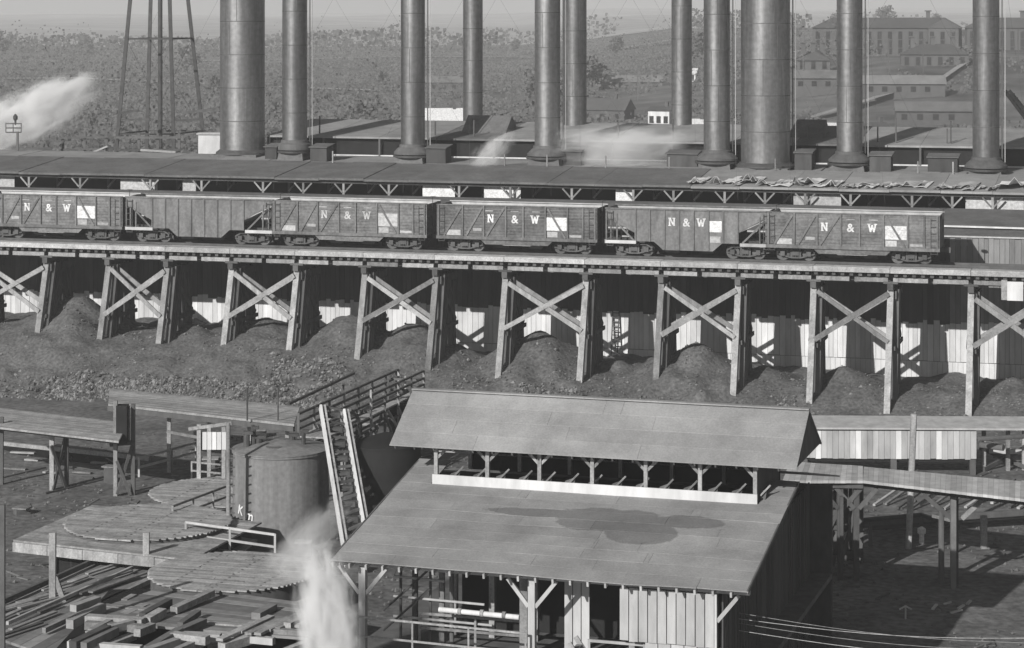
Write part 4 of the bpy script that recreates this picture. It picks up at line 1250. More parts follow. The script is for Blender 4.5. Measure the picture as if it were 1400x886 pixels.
    f = P(158, 680, 0); f2 = P(182, 678, 0)
    for ff, m_ in ((f, M_timber), (f2, M_old)):
        T2.beam('post', ff, Vector((ff.x, ff.y, 4.95 if ff is f else 4.7)), .2, .22, m_)
    b = T2.mb(); b.box(Vector(((f.x + f2.x) / 2 - .08, f.y + .1, 3.75)), (.55, .7, 1.9)); T2.part('box', b, M_pit)
    T2.beam('slat', f2 + Vector((-.22, 0, 2.8)), f2 + Vector((-.22, 0, 4.6)), .12, .1, M_timber)
    T2.beam('brace', f + Vector((.1, -.15, .2)), f2 + Vector((0, -.15, 2.7)), .09, .14, M_old); T2.beam('brace', f2 + Vector((-.1, -.25, .1)), f + Vector((.1, -.25, 1.9)), .09, .14, M_old)
    T2.beam('cross_head', f + Vector((-.3, 0, 2.7)), f2 + Vector((.1, 0, 2.75)), .2, .2, M_old)
    T = Thing('plank_gallery', P(300, 575, 3.4), 'higher plank-topped gallery leading from coal bank to the iron tank', 'gallery')
    q = [P(148, 552, 3.6), P(402, 580, 3.6), P(410, 556, 3.6), P(150, 531, 3.6)]
    quad_deck(T, q, .12, 14, M_plank)
    T.beam('side_beam', q[0] + Vector((0, 0, -.25)), q[1] + Vector((0, 0, -.25)), .15, .25, M_old)
    for px in (230, 285, 340, 392):
        f = P(px, 559 + (px - 215) * .112 + 2, 3.4); T.beam('post', Vector((f.x, f.y + .3, 0)), Vector((f.x, f.y + .3, 3.4)), .2, .2, M_timber)
    for px in (338, 380):
        f = P(px, 575, 3.6); T.rod('vent_rod', f, f + Vector((0, 0, 1.7)), .09, M_iron)
    # pole with small board sign
    p = P(312, 757, 0)
    T = Thing('pole', p, 'slim pole standing before the left side of the iron tank', 'pole')
    T.rod('shaft', p, Vector((p.x, p.y, z_of(578, p.y))), .2, M_timber)
    for k in range(11):
        z = .6 + .42 * k; T.beam('step', Vector((p.x, p.y - .02, z)), Vector((p.x + .3, p.y - .02, z)), .05, .06, M_old)
    q = P(262, 680, 0)
    T = Thing('board_hopper', q, 'small pale board box on two posts left of the iron tank', 'box')
    for px in (272, 306):
        f = P(px, 676, .0); T.beam('post', f, Vector((f.x, f.y, 3.6)), .2, .2, M_timber)
    a = P(277, 676, 0); Y = a.y
    for k in range(5):
        x0 = a.x + k * .25
        T.beam('board', Vector((x0 + .12, Y - .15, z_of(614, Y))), Vector((x0 + .12, Y - .15, z_of(590, Y))), .05, .22, M_white, up=(1, 0, 0))
    T.beam('top_beam', Vector((a.x - .7, Y - .1, z_of(586, Y))), Vector((a.x + 1.5, Y - .1, z_of(578, Y))), .15, .16, M_timber)
    T.beam('arm', PY(228, 590, Y), PY(272, 598, Y), .12, .14, M_timber)
    # pale railing between vats
    rail_run('railing', [P(254, 747, 1.0), P(376, 765, 1.0)], 0, (.06, .55, 1.08), M_pale, 'pale plank railing in front of the iron tank', w=.09, step=1.9)
    rail_run('railing', [P(236, 722, 1.0), P(318, 690, 1.0)], 0, (.5, 1.0), M_timber, 'dark timber railing running back past the pole toward the tank', w=.09)
    rail_run('railing', [P(262, 655, .3), P(312, 660, .3)], 0, (.45, .9), M_timber, 'low rail between the board hopper posts and the pole', w=.08)
    T = Thing('pipe_run', P(255, 712, .5), 'pair of dark pipes on low posts between the vats and the tank', 'pipe')
    for k in range(2):
        T.rod('pipe', P(240, 735 - 9 * k, .9 + .2 * k), P(325, 700 - 9 * k, .9 + .2 * k), .12, M_iron)
    for px, py in ((250, 731), (285, 716), (318, 703)):
        p = P(px, py, .9); T.beam('support', Vector((p.x, p.y, 0)), p, .12, .12, M_old)
    rail_run('railing', [P(190, 652, .3), P(235, 640, .3), P(268, 630, .3)], 0, (.5, 1.0), M_pale, 'grey railing beside the half hidden vat cover', w=.1)
    T = Thing('plank_pile', P(300, 722, .4), 'pale loose planks dropped by the pole and railing', 'planks')
    for k in range(9):
        p = P(255 + 7 * k, 735 - 3 * k + R.uniform(-4, 4), .3 + .05 * k); T.beam('plank', p, p + Vector((R.uniform(1.2, 2), R.uniform(.9, 1.8), .15)), .2, .07, R.choice((M_pale, M_old, M_timber)))
    T = Thing('ground_pipe', P(100, 670, 0), 'dark pipe lying across the left yard ground', 'pipe')
    T.rod('pipe', P(0, 655, .1), P(62, 640, .1), .16, M_iron); T.rod('pipe', P(62, 675, .1), P(148, 655, .1), .16, M_iron)
    T = Thing('plank_pile', P(30, 640, .3), 'scattered pale boards lying beyond the left gallery', 'planks')
    for px, py in ((5, 640), (35, 628), (60, 645), (100, 645), (125, 632), (15, 618)):
        p = P(px, py, .15); T.beam('plank', p, p + Vector((R.uniform(.8, 1.8), -.4, .02)), .25, .08, R.choice((M_pale, M_timber)))
    T = Thing('sluice_trough', P(0, 615, .4), 'dark sunken trough under the left plank gallery', 'trough')
    b = T.mb(); b.slab([P(-60, 613, .12), P(200, 640, .12), P(205, 628, .12), P(-60, 600, .12)], .1); T.part('bed', b, M_pit)
    T.beam('edge', P(-60, 600, .2), P(205, 628, .2), .2, .25, M_plank)
build_left()

def build_walk():
    # scaffolded walkway running back from the iron tank to the coal
    T = Thing('scaffold_walk', P(412, 592, 3.5), 'openwork railed scaffold walk running from iron tank back to coal bank', 'walkway')
    a = P(408, 596, 3.5); b_ = P(545, 532, 3.5)
    d = (b_ - a); n = d.normalized(); w = Vector((n.y, -n.x, 0)) * 1.5
    quad_deck(T, [a, b_, b_ + w, a + w], .08, 5, M_plank)
    for off in (Vector((0, 0, 0)), w, w * .5 + Vector((0, 0, -1.2))):
        for z in (.35, .7, 1.1, -.7):
            T.beam('rail', a + off + Vector((0, 0, z)), b_ + off + Vector((0, 0, z)), .1, .11, M_old)
        for i in range(8):
            q = a + d * (i / 7) + off
            T.beam('post', Vector((q.x, q.y, max(0, 0))), q + Vector((0, 0, 1.15)), .12, .13, M_timber if i % 2 else M_old)
    for i in range(7):
        q = a + d * (i / 7); q2 = a + d * ((i + 1) / 7)
        T.beam('brace', q + w + Vector((0, -.1, -.2)), q2 + w + Vector((0, -.1, -2.6)), .09, .14, M_timber)
    T.beam('handrail', a + Vector((-.5, 0, 1.6)), a + d * .62 + Vector((-.5, 0, 1.75)), .12, .12, M_iron)
    for k in range(34):
        f = R.uniform(.05, 1); q = a + d * f + w * R.uniform(-.3, 1.3) + Vector((0, 0, R.uniform(-2.6, 1.0)))
        dv = R.choice((n, w.normalized(), (n + Vector((0, 0, R.uniform(-1, 1)))).normalized(), Vector((0, 0, 1)), (w.normalized() + Vector((0, 0, .8))).normalized()))
        T.beam('scaffold_pole', q - dv * R.uniform(.4, 1.3), q + dv * R.uniform(.4, 1.3), .1, R.uniform(.1, .2), R.choice((M_old, M_old, M_timber, M_walk)))
    b = T.mb(); b.box(b_ + w * .5 + Vector((.2, -2.2, -1.4)), (1.9, 2.6, 2.2), -TH); T.part('hopper', b, M_pit)
    c = P(478, 690, 0)
    # inclined elevator
    E = Thing('bucket_elevator', P(465, 725, 2), 'steep inclined elevator of two pale rails with dark rungs by the tank', 'elevator')
    l0, l1 = PY(466, 728, 103), PY(438, 556, 107.6)
    r0, r1 = PY(497, 716, 103.5), PY(470, 562, 108)
    for p0, p1 in ((l0, l1), (r0, r1)):
        p0 = p0 + (p0 - p1) * .25
        E.beam('side_rail', p0, p1, .1, .34, M_white)
        E.beam('side_rail', p0 + Vector((.18, .1, 0)), p1 + Vector((.18, .1, 0)), .08, .26, M_timber)
    for k in range(17):
        f = k / 16
        E.beam('rung', l0.lerp(l1, f) + Vector((.1, .15, 0)), r0.lerp(r1, f) + Vector((0, .15, 0)), .16, .1, M_old)
        if k % 2: 
            q = l0.lerp(r0, .5).lerp(l1.lerp(r1, .5), f) + Vector((0, .3, 0)); b = E.mb(); b.box(q, (.6, .35, .25)); E.part('bucket', b, M_iron)
build_walk()
for px, py, w, h, lab in ((415, 760, .7, .6, 'small dark crate beside the steam at the tank foot'), (236, 700, .9, .4, 'low dark box between the left vats'), (150, 662, .6, .9, 'small barrel-high box by the hoist frame foot'),
                          (350, 600, 1.0, .5, 'dark box on the ground behind the iron tank'), (30, 705, .7, .35, 'low dark box on open ground left of the raised platform'), (288, 640, .8, .5, 'dark box under the board hopper')):
    p = P(px, py, 0); t = Thing('box', p, lab, 'box')
    b = t.mb(); b.box(p + Vector((0, 0, h / 2)), (w, w * .8, h), R.uniform(-.5, .5)); t.part('case', b, M_old)
    b = t.mb(); b.box(p + Vector((0, 0, h + .04)), (w + .08, w * .8 + .08, .07), R.uniform(-.4, .4)); t.part('lid', b, M_timber)

# ------------------------------------------------------------------ right yard
def build_right():
    T = Thing('board_gallery', P(1210, 628, .9), 'long low pale board-sided gallery behind the shed at right', 'gallery')
    z0, z1 = .9, 2.4
    a = P(1060, 626, z0); c = P(1335, 628, z0)
    L = (c - a).length; n = int(L / .3)
    for i in range(n):
        p = a.lerp(c, (i + .5) / n)
        T.beam('board', p + Vector((0, R.uniform(-.012, .012), R.uniform(-.03, .03))), p + Vector((0, 0, z1 - z0)), .05, L / n - .015, M_pale if i % 7 else M_white, up=(1, 0, 0))
    b = T.mb(); b.slab([a + Vector((0, .1, 1.5)), c + Vector((0, .1, 1.5)), c + Vector((0, 2.0, 1.5)), a + Vector((0, 2.0, 1.5))], 1.7); T.part('core', b, M_pit)
    e = P(1420, 628, z0)
    b = T.mb(); b.slab([a + Vector((0, -.25, 1.68)), e + Vector((0, -.25, 1.68)), e + Vector((0, 2.2, 1.9)), a + Vector((0, 2.2, 1.9))], .1); T.part('roof', b, M_pale)
    for px in (1100, 1222, 1330):
        p = P(px, 628, z0); T.beam('leg', Vector((p.x, p.y + .1, 0)), Vector((p.x, p.y + .1, .9)), .3, .3, M_old)
    # timber trestle stub at right edge
    T = Thing('log_trestle', P(1370, 640, 0), 'dark log trestle with crossed braces at the right edge', 'trestle')
    for px in (1345, 1378, 1400):
        p = P(px, 646, 0); T.beam('post', p, Vector((p.x, p.y, 2.3)), .2, .2, M_timber)
    T.beam('brace', P(1340, 612, .9), P(1405, 640, .3), .15, .22, M_old); T.beam('brace', P(1345, 642, .2), P(1402, 612, .9), .15, .22, M_old)
    T.rod('log', P(1340, 608, 1.6), P(1372, 612, 1.6), .35, M_old); T.rod('log', P(1338, 600, 2.2), P(1410, 596, 2.2), .25, M_old)
    T.beam('beam', P(1352, 616, 1), P(1410, 618, 1), .25, .25, M_pale)
    # elevated walkway
    T = Thing('elevated_walkway', P(1250, 660, 4.5), 'wide plank walkway raised on tall posts right of the shed', 'walkway')
    q = [P(1070, 657, 4.5), P(1180, 657, 4.5), P(1180, 637, 4.5), P(1080, 631, 4.5)]
    quad_deck(T, q, .12, 14, M_pale, along=False)
    T.beam('fascia', P(1070, 660, 4.3), P(1180, 662, 4.3), .1, .36, M_old)
    q = [P(1180, 657, 4.5), P(1440, 687, 4.5), P(1440, 662, 4.5), P(1181, 638, 4.5)]
    quad_deck(T, q, .12, 36, M_pale, along=False)
    T.beam('side_beam', P(1180, 660, 4.25), P(1440, 690, 4.25), .1, .3, M_old)
    for px, yy in ((1085, 660), (1112, 661), (1150, 662), (1172, 662)):
        p = P(px, yy, 4.3)
        for d in (0, 3.6):
            T.beam('post', Vector((p.x + d * .2, p.y + .3 + d, 0)), Vector((p.x + d * .2, p.y + .3 + d, 4.2)), .24, .24, M_old)
        T.beam('knee_brace', Vector((p.x + .1, p.y + .2, 3.2)), Vector((p.x + .9, p.y + .2, 4.1)), .12, .18, M_old)
        T.beam('knee_brace', Vector((p.x - .1, p.y + .2, 3.2)), Vector((p.x - .9, p.y + .2, 4.1)), .12, .18, M_old)
    for k in range(16):
        px = R.uniform(1088, 1178); p = P(px, 661, 4.3); dy = R.uniform(-.3, 4.5); lean = R.choice((0, 0, R.uniform(-1.2, 1.2)))
        T.beam('frame_timber', Vector((p.x + lean, p.y + dy, R.uniform(0, 1.2))), Vector((p.x, p.y + dy, R.uniform(2.6, 4.2))), .14, .2, M_old)
    for z in (1.2, 2.3, 3.3):
        a, c = P(1084, 661, 4.3), P(1176, 661, 4.3); T.beam('frame_girt', Vector((a.x, a.y + .5, z)), Vector((c.x, c.y + .5, z + R.uniform(-.1, .1))), .12, .2, M_old)
    for px0, px1 in ((1085, 1112), (1112, 1150), (1150, 1172)):
        a, c = P(px0, 661, 4.3), P(px1, 661, 4.3)
        T.beam('cross_brace', Vector((a.x, a.y + .4, .6)), Vector((c.x, c.y + .4, 3.2)), .1, .16, M_old)
    for px, m_ in ((1305, M_walk), (1313, M_old), (1425, M_timber)):
        p = P(px, 672, 4.3); T.beam('post', Vector((p.x, p.y + .3 + (.8 if px == 1313 else 0), 0)), Vector((p.x, p.y + .3 + (.8 if px == 1313 else 0), 4.2)), .22, .24, m_)
    p = P(1309, 672, 4.3)
    T.beam('knee_brace', Vector((p.x - .1, p.y + .3, 3.0)), Vector((p.x - 1.4, p.y + .3, 4.1)), .12, .18, M_old)
    T.beam('knee_brace', Vector((p.x + .3, p.y + .6, 3.0)), Vector((p.x + 1.5, p.y + .6, 4.1)), .12, .18, M_timber)
    # poles
    p = P(1242, 752, 0); T = Thing('pole', p, 'tall bare pole behind the raised walkway at right', 'pole')
    T.rod('shaft', p, Vector((p.x + .25, p.y, z_of(566, p.y))), .3, M_timber)
    p = P(1260, 745, 0); T = Thing('valve_post', p, 'small white capped post in the lit strip below walkway', 'post')
    b = T.mb(); b.lathe([(.12, 0), (.12, .5), (.2, .55), (.2, .75), (.05, .85)], p, 12); T.part('cap', b, M_letter)
    p = P(1287, 800, 0); T = Thing('pole', p, 'short dark pole in the shaded ground under the raised walkway', 'pole')
    T.rod('shaft', p, Vector((p.x, p.y, z_of(695, p.y))), .26, M_old)
    T.beam('arm', Vector((p.x - .4, p.y, z_of(705, p.y))), Vector((p.x + .5, p.y, z_of(712, p.y))), .12, .14, M_timber)
    p = P(1345, 752, 0); T = Thing('pole', p, 'pale stub pole at the edge of the lit strip at right', 'pole')
    T.beam('shaft', p, Vector((p.x, p.y, z_of(705, p.y))), .28, .28, M_timber)
    # big pipe and rails
    T = Thing('overhead_pipe', P(1240, 720, 1), 'dark pipe carried low across the right yard', 'pipe')
    T.rod('pipe', P(1170, 712, 1.3), P(1260, 704, 1.4), .22, M_iron); T.rod('pipe', P(1260, 704, 1.4), P(1310, 722, 1.3), .22, M_iron)
    T.rod('pipe', P(1150, 742, 1.3), P(1170, 712, 1.3), .22, M_timber)
    for px, py in ((1190, 710), (1260, 704), (1305, 720)):
        q = P(px, py, 1.3); T.beam('support', Vector((q.x, q.y, 0)), q, .15, .15, M_old)
    T = Thing('timber_retaining_wall', P(1350, 725, 0), 'dark timber bulkhead crossing the right yard behind lit strip', 'wall')
    for k in range(3):
        T.beam('plank', P(1170, 722 - k * 3, .3 + .3 * k), P(1420, 705 - k * 3, .3 + .3 * k), .15, .27, M_old)
    T = Thing('plank_pile', P(1330, 700, 0), 'pale poles and boards leaning below the raised walkway at right', 'planks')
    for k in range(8):
        q = P(1320 + 12 * k, 690 - R.uniform(-6, 8), .2); T.beam('plank', q, q + Vector((2.2, 2.8, .5)), .16, .1, R.choice((M_pale, M_timber, M_old)))
    for k in range(7):
        q = P(1195 + 16 * k, 695 - R.uniform(-4, 6), .2); T.beam('plank', q, q + Vector((1.6, 2.2, .4)), .14, .1, R.choice((M_pale, M_timber, M_old)))
    p = P(1093, 728, 3.0); T = Thing('small_sign', p, 'small blank white board on the dark frame beside the shed', 'board')
    b = T.mb(); b.box(p, (.35, .04, .5), -A); T.part('panel', b, M_letter)
    p = P(1238, 850, 0); T = Thing('hydrant', p, 'low pale T-shaped standpipe in the shaded lower right yard', 'standpipe')
    T.rod('stem', p, p + Vector((0, 0, .6)), .08, M_pale); T.rod('arm', p + Vector((-.25, 0, .5)), p + Vector((0, 0, .64)), .07, M_pale); T.rod('arm', p + Vector((.25, 0, .5)), p + Vector((0, 0, .64)), .07, M_pale)
    T = Thing('scrap_wood', P(1300, 835, 0), 'few pale scraps of wood by the foot of the walkway posts', 'scrap')
    for px, py in ((1275, 833), (1290, 826), (1310, 832), (1322, 826), (1300, 838)):
        q = P(px, py, .15); T.beam('scrap', q, q + Vector((R.uniform(.2, .5), R.uniform(-.2, .5), .08)), .12, .06, M_pale)
    # wires
    T = Thing('wires', P(1040, 850, 3), 'thin sagging wires strung across the lower right corner', 'wires')
    for k, (y0, y1) in enumerate(((838, 880), (846, 872), (852, 890), (862, 900))):
        pts = [PY(1010 + 43 * i, y0 + (y1 - y0) * i / 10 + 10 * math.sin(math.pi * i / 10), 78 - .3 * i) for i in range(11)]
        b = T.mb()
        for a, c in zip(pts[:-1], pts[1:]): b.cyl(a, c, .012, n=5, caps=False)
        T.part('wire', b, M_timber)
    p = P(1415, 905, 0); q = Thing('wire_pole', Vector((14.5, 74.0, 0)), 'pole holding the sagging wires beyond the right edge', 'pole')
    q.rod('shaft', Vector((18.6, 74.8, 0)), Vector((18.6, 74.8, 5.2)), .25, M_old)
build_right()

# ------------------------------------------------------------------ far buildings, trees
def house(px, Y, w, d, h, rh, label, roofm=None, wallm=None, rz=0.0, flat=False):
    x = (px - 700) * Y / F; z = terr(x, Y)
    T = empty('house', (x, Y, z), label, 'house', 'small houses beyond the works', rz)
    b = MB(); b.box((0, 0, h / 2 - .5), (w, d, h + 1)); b.build('wall', wallm or M_letter, T)
    b = MB(); b.prism([(-w / 2 - .3, -d / 2 - .4, h), (-w / 2 - .3, d / 2 + .4, h), (-w / 2 - .3, 0, h + rh)], (w + .6, 0, 0)); b.build('roof', roofm or M_slate, T)
    b = MB(); b.box((w * .2, 0, h + rh + .2), (.6, .6, 1.4)); b.build('chimney', M_brick, T)
    for k in range(3):
        b = MB(); b.box((-w / 3 + k * w / 3, -d / 2 - .02, h * .55), (.9, .06, 1.4)); b.build('window', M_glass, T)

def institution(px0, px1, Y, ztop_y, label, gable=True, z=12.0):
    x0, x1 = (px0 - 700) * Y / F, (px1 - 700) * Y / F
    L = x1 - x0; w = 11.0
    h = z_of(ztop_y + 14, Y) - z; rh = z_of(ztop_y, Y) - z - h
    T = empty('institution', (x0 + L / 2, Y, z), label, 'institution', 'brick institution buildings on the hill', math.radians(-8))
    b = MB(); b.box((0, 0, h / 2 - 2), (L, w, h + 4)); b.build('wall', M_brick, T)
    b = MB(); b.prism([(-L / 2 - .4, -w / 2 - .5, h), (-L / 2 - .4, w / 2 + .5, h), (-L / 2 + 4, 0, h + rh)], (.01, 0, 0))
    b.v = []; b.f = []
    b.add([(-L/2-.4, -w/2-.5, h), (L/2+.4, -w/2-.5, h), (L/2+.4, w/2+.5, h), (-L/2-.4, w/2+.5, h), (-L/2+5, 0, h+rh), (L/2-4, 0, h+rh)],
          [(0,1,5,4),(1,2,5),(2,3,4,5),(3,0,4),(3,2,1,0)]); b.build('roof', M_slate, T)
    # cross gable wing at the right end
    if gable:
        g = 7.5
        b = MB(); b.box((L / 2 - g / 2 - 1, -w / 2 - 1.5, h / 2 - 2), (g, 4, h + 4)); b.build('gable_wing', M_brick, T)
        b = MB(); b.prism([(L/2-g-1.5, -w/2-3.8, h), (L/2-.5, -w/2-3.8, h), (L/2-g/2-1, -w/2-3.8, h+rh*.95)], (0, w/2+3.8, 0)); b.build('gable_roof', M_slate, T)
    n = int(L / 2.6)
    for r_ in range(3):
        zz = h * (.2 + .28 * r_)
        for k in range(n):
            xx = -L / 2 + 1.3 + 2.6 * k
            off = -w / 2 - .03 if not (gable and xx > L / 2 - 8.8) else -w / 2 - 3.53
            f = MB(); f.box((xx, off, zz), (1.0, .1, 1.9)); wf = f.build('window', M_glass, T)
            s_ = MB(); s_.box((xx, off - .05, zz - 1.05), (1.3, .16, .16)); s_.build('sill', M_slate, wf)
    for k in range(3):
        xx = -L * .32 + k * L * .3
        b = MB(); b.box((xx, 0, h + rh + .3), (1.0, 1.0, 2.6)); ch = b.build('chimney', M_brick, T)
        b = MB(); b.box((xx, 0, h + rh + 1.7), (1.7, 1.7, .3)); b.build('cap', M_brick, ch)
institution(1112, 1312, 600, 24, 'long brick institution with gabled wing and three chimneys on the hill')
institution(1232, 1322, 560, 60, 'smaller brick block stepping down below the gabled institution', gable=False, z=7.5)
institution(1090, 1135, 560, 68, 'small brick annex at the left foot of the institution', gable=False, z=8.0)
institution(1322, 1480, 620, 24, 'brick institution at the right edge of the hilltop', gable=False)

def long_shed(px0, px1, Y, h, label):
    x0, x1 = (px0 - 700) * Y / F, (px1 - 700) * Y / F; z = terr((x0 + x1) / 2, Y)
    T = empty('long_shed', ((x0 + x1) / 2, Y, z), label, 'shed', None, math.radians(-6))
    b = MB(); b.box((0, 0, h / 2 - 1), (x1 - x0, 6, h + 2)); b.build('wall', M_brick, T)
    b = MB(); b.prism([(-(x1 - x0) / 2 - .3, -3.5, h), (-(x1 - x0) / 2 - .3, 3.5, h), (-(x1 - x0) / 2 - .3, 0, h + 1.8)], (x1 - x0 + .6, 0, 0)); b.build('roof', M_slate2, T)
    for k in range(int((x1 - x0) / 3)):
        b = MB(); b.box((-(x1 - x0) / 2 + 1.5 + 3 * k, -3.03, h * .55), (1.1, .08, 1.1)); b.build('window', M_glass, T)
M_slate2 = mat('grey_shed_roof', .14, .9, .3, .3)
long_shed(1085, 1145, 520, 2.6, 'long low dark shed on the hill slope left of the institution stack')
long_shed(1180, 1290, 500, 2.4, 'long low shed stepping down the slope below the institution gable')
long_shed(1225, 1330, 455, 2.4, 'lower long shed at the foot of the institution hill')
long_shed(820, 905, 640, 2.8, 'far long shed beyond the dark farther stack')
long_shed(560, 640, 690, 2.8, 'far long shed behind the white tent-like roof')
for px, Y, w, d, h, rh, lab, rm in (
    (608, 470, 9.5, 7, 1.5, 3.4, 'white tent-like roofed building between two slim stacks', M_letter),
    (720, 455, 2.2, 3, 2.2, .6, 'tiny white shed left of the steam-ringed stack', M_letter),
    (940, 620, 5, 5, 2.0, 1.6, 'white house with pale roof seen left of the pair of right stacks', M_letter),
    (906, 470, 4.5, 5, 4.0, .8, 'white boxy house beside the dark farther stack', M_slate),
    (830, 500, 10, 7, 3.2, 2.4, 'grey house with dark roof right of the dark farther stack', M_slate),
    (955, 430, 3.0, 5, 3.2, 1.2, 'narrow white house between dark and hooded stacks', M_letter),
    (1133, 430, 9, 6, 1.8, 1.4, 'low white roofed house behind the hooded stack below the institution', M_letter),
    (1200, 420, 3, 4, 2.5, 1.5, 'small pale house at the foot of the hill', M_slate)):
    house(px, Y, w, d, h, rh, lab, rm, M_white if lab.find('grey') < 0 else M_brick, R.uniform(-.4, .4))

def make_tree(q, hgt):
    tr = MB(); tr.cyl((0, 0, 0), (0, 0, hgt * .55), .28, .1, 7)
    for k in range(6):
        a = q.uniform(0, 6.28); z = hgt * q.uniform(.3, .55)
        tr.cyl((0, 0, z), (hgt * .25 * math.cos(a), hgt * .25 * math.sin(a), z + hgt * .25), .09, .03, 5)
    cr = MB()
    cl = [(q.uniform(-.24, .24) * hgt, q.uniform(-.24, .24) * hgt, hgt * q.uniform(.42, .92), hgt * q.uniform(.1, .2)) for _ in range(13)]
    for x, y, z, r in cl:
        for _ in range(34):
            d = Vector((q.gauss(0, 1), q.gauss(0, 1), q.gauss(0, 1))).normalized() * r * q.uniform(.5, 1.05)
            p = Vector((x, y, z)) + d
            n = Vector((q.gauss(0, 1), q.gauss(0, 1), q.gauss(0, 1))).normalized(); u = n.orthogonal().normalized(); v = n.cross(u)
            e = q.uniform(.18, .42) * hgt / 8
            cr.add([p - u * e, p + v * e, p + u * e, p - v * e], [(0, 1, 2, 3)])
    m = bpy.data.meshes.new('crown'); m.from_pydata(cr.v, [], cr.f); m.materials.append(M_leaf)
    return tr.mesh('trunk', M_bark), m
q = random.Random(21)
TREES = [make_tree(q, 8 + k) for k in range(4)]
spots = []
for i in range(44):
    px = q.uniform(-40, 1440); Y = q.choice((q.uniform(420, 640), q.uniform(600, 1150), q.uniform(900, 1400)))
    if px > 1080 and Y < 840 and q.random() < .8: continue
    spots.append((px, Y))
kinds = ['low bushy tree in the far haze', 'round-crowned tree in the far haze', 'taller tree in the far haze', 'broad tree in the far haze']
def nearest(px):
    for lim, txt in ((90, 'above the left steam plume'), (160, 'left of the water tower'), (290, 'behind the water tower legs'), (390, 'between the two leftmost stacks'), (470, 'just right of the second stack'), (560, 'left of the third stack'),
                     (640, 'above the white tent-like roof'), (735, 'left of the steam-ringed stack'), (850, 'right of the steam-ringed stack'), (925, 'left of the dark farther stack'), (1010, 'left of the broad middle stack'),
                     (1150, 'right of the broad middle stack'), (1250, 'below the institution'), (1335, 'left of the far right stack')):
        if px < lim: return txt
    return 'at the right edge'
for i, (px, Y) in enumerate(spots):
    x = (px - 700) * Y / F; k = i % 4
    t = empty('tree', (x, Y, terr(x, Y) - .2), kinds[k] + ', ' + nearest(px), 'tree', 'trees in the fields beyond the works, ' + ('low bushy', 'round', 'tall', 'broad')[k] + ' kind', q.uniform(0, 6))
    sc = q.uniform(.6, 1.35); t.scale = (sc * 1.15, sc * 1.15, sc)
    link('trunk', TREES[k][0], t); link('crown', TREES[k][1], t)
# scrub and second-growth woods filling the middle distance: one mass
cr = MB()
for i in range(95000):
    Y = 395 + 800 * q.random() ** 1.5
    px = q.uniform(-120, 1520)
    x = (px - 700) * Y / F
    lim = .36 if px < 1000 else .56
    nn = .6 * vnoise(x / 30 + 7, Y / 46) + .4 * vnoise(x / 8, Y / 18 + 5)
    if nn < lim + .08 or (Y < 500 and (572 < px < 648 or 885 < px < 930)): continue
    hh = (1.5 + 20.0 * (nn - lim - .08)) * (1.5 if px < 560 else 1.0) * (.5 + vnoise(x / 3.5, Y / 7))
    p = Vector((x, Y, terr(x, Y) + q.uniform(0, hh)))
    n = Vector((q.gauss(0, .45), q.gauss(0, .45) - .7, q.gauss(0, .45) + .5)).normalized(); u = n.orthogonal().normalized(); v = n.cross(u); e = q.uniform(.2, .5)
    cr.add([p - u * e, p + v * e, p + u * e, p - v * e], [(0, 1, 2, 3)])
m = bpy.data.meshes.new('scrub_wood'); m.from_pydata(cr.v, [], cr.f); m.materials.append(M_leaf)
tag(link('scrub_wood', m), 'hazy scrub and low woods filling the middle distance behind the stacks', 'wood', kind='stuff')
# far wood lines: one mass of leaf clumps
cr = MB()
for i in range(9000):
    band = q.choice((0, 0, 1))
    Y = (1180, 1420, 1900, 2700)[band] + q.uniform(-60, 60)
    px = q.uniform(-120, 1520)
    x = (px - 700) * Y / F
    if vnoise(x / 60 + band * 17, 3.7 + band) < .45: continue
    hh = 5 + 9 * vnoise(x / 25 + band * 5, 8.1)
    p = Vector((x, Y, terr(x, Y) + q.uniform(0, hh)))
    n = Vector((q.gauss(0, 1), q.gauss(0, 1) - .7, q.gauss(0, 1))).normalized(); u = n.orthogonal().normalized(); v = n.cross(u); e = q.uniform(.6, 1.5)
    cr.add([p - u * e, p + v * e, p + u * e, p - v * e], [(0, 1, 2, 3)])
m = bpy.data.meshes.new('far_wood'); m.from_pydata(cr.v, [], cr.f); m.materials.append(M_leaf)
tag(link('far_wood', m), 'hazy far-off belts of woodland along the horizon', 'wood', kind='stuff')

# utility poles, roads, crane boom
PL = ('beside the broad pedestal stack', 'just left of the stack before the institution', 'right of the stack before the institution', 'below the institution gable', 'on the right slope of the institution hill', 'at the right edge by the crane boom', 'left of the white tent-like roof', 'beyond the dark farther stack', 'beyond the steam-ringed hooded stack', 'between the second and third stacks from the left')
for i, (px, Y, hh) in enumerate(((1098, 520, 8), (1145, 520, 8), (1215, 540, 8), (1262, 540, 8), (1300, 560, 8), (1392, 560, 8), (560, 520, 9), (872, 560, 8), (700, 540, 9), (455, 500, 9))):
    x = (px - 700) * Y / F
    t = Thing('utility_pole', Vector((x, Y, terr(x, Y))), 'thin utility pole in the fields ' + PL[i], 'pole', 'utility poles beyond the works')
    t.beam('shaft', Vector((x, Y, terr(x, Y) - .3)), Vector((x, Y, terr(x, Y) + hh)), .25, .25, M_bark)
    t.beam('crossarm', Vector((x - .9, Y, terr(x, Y) + hh - .6)), Vector((x + .9, Y, terr(x, Y) + hh - .6)), .14, .14, M_bark)
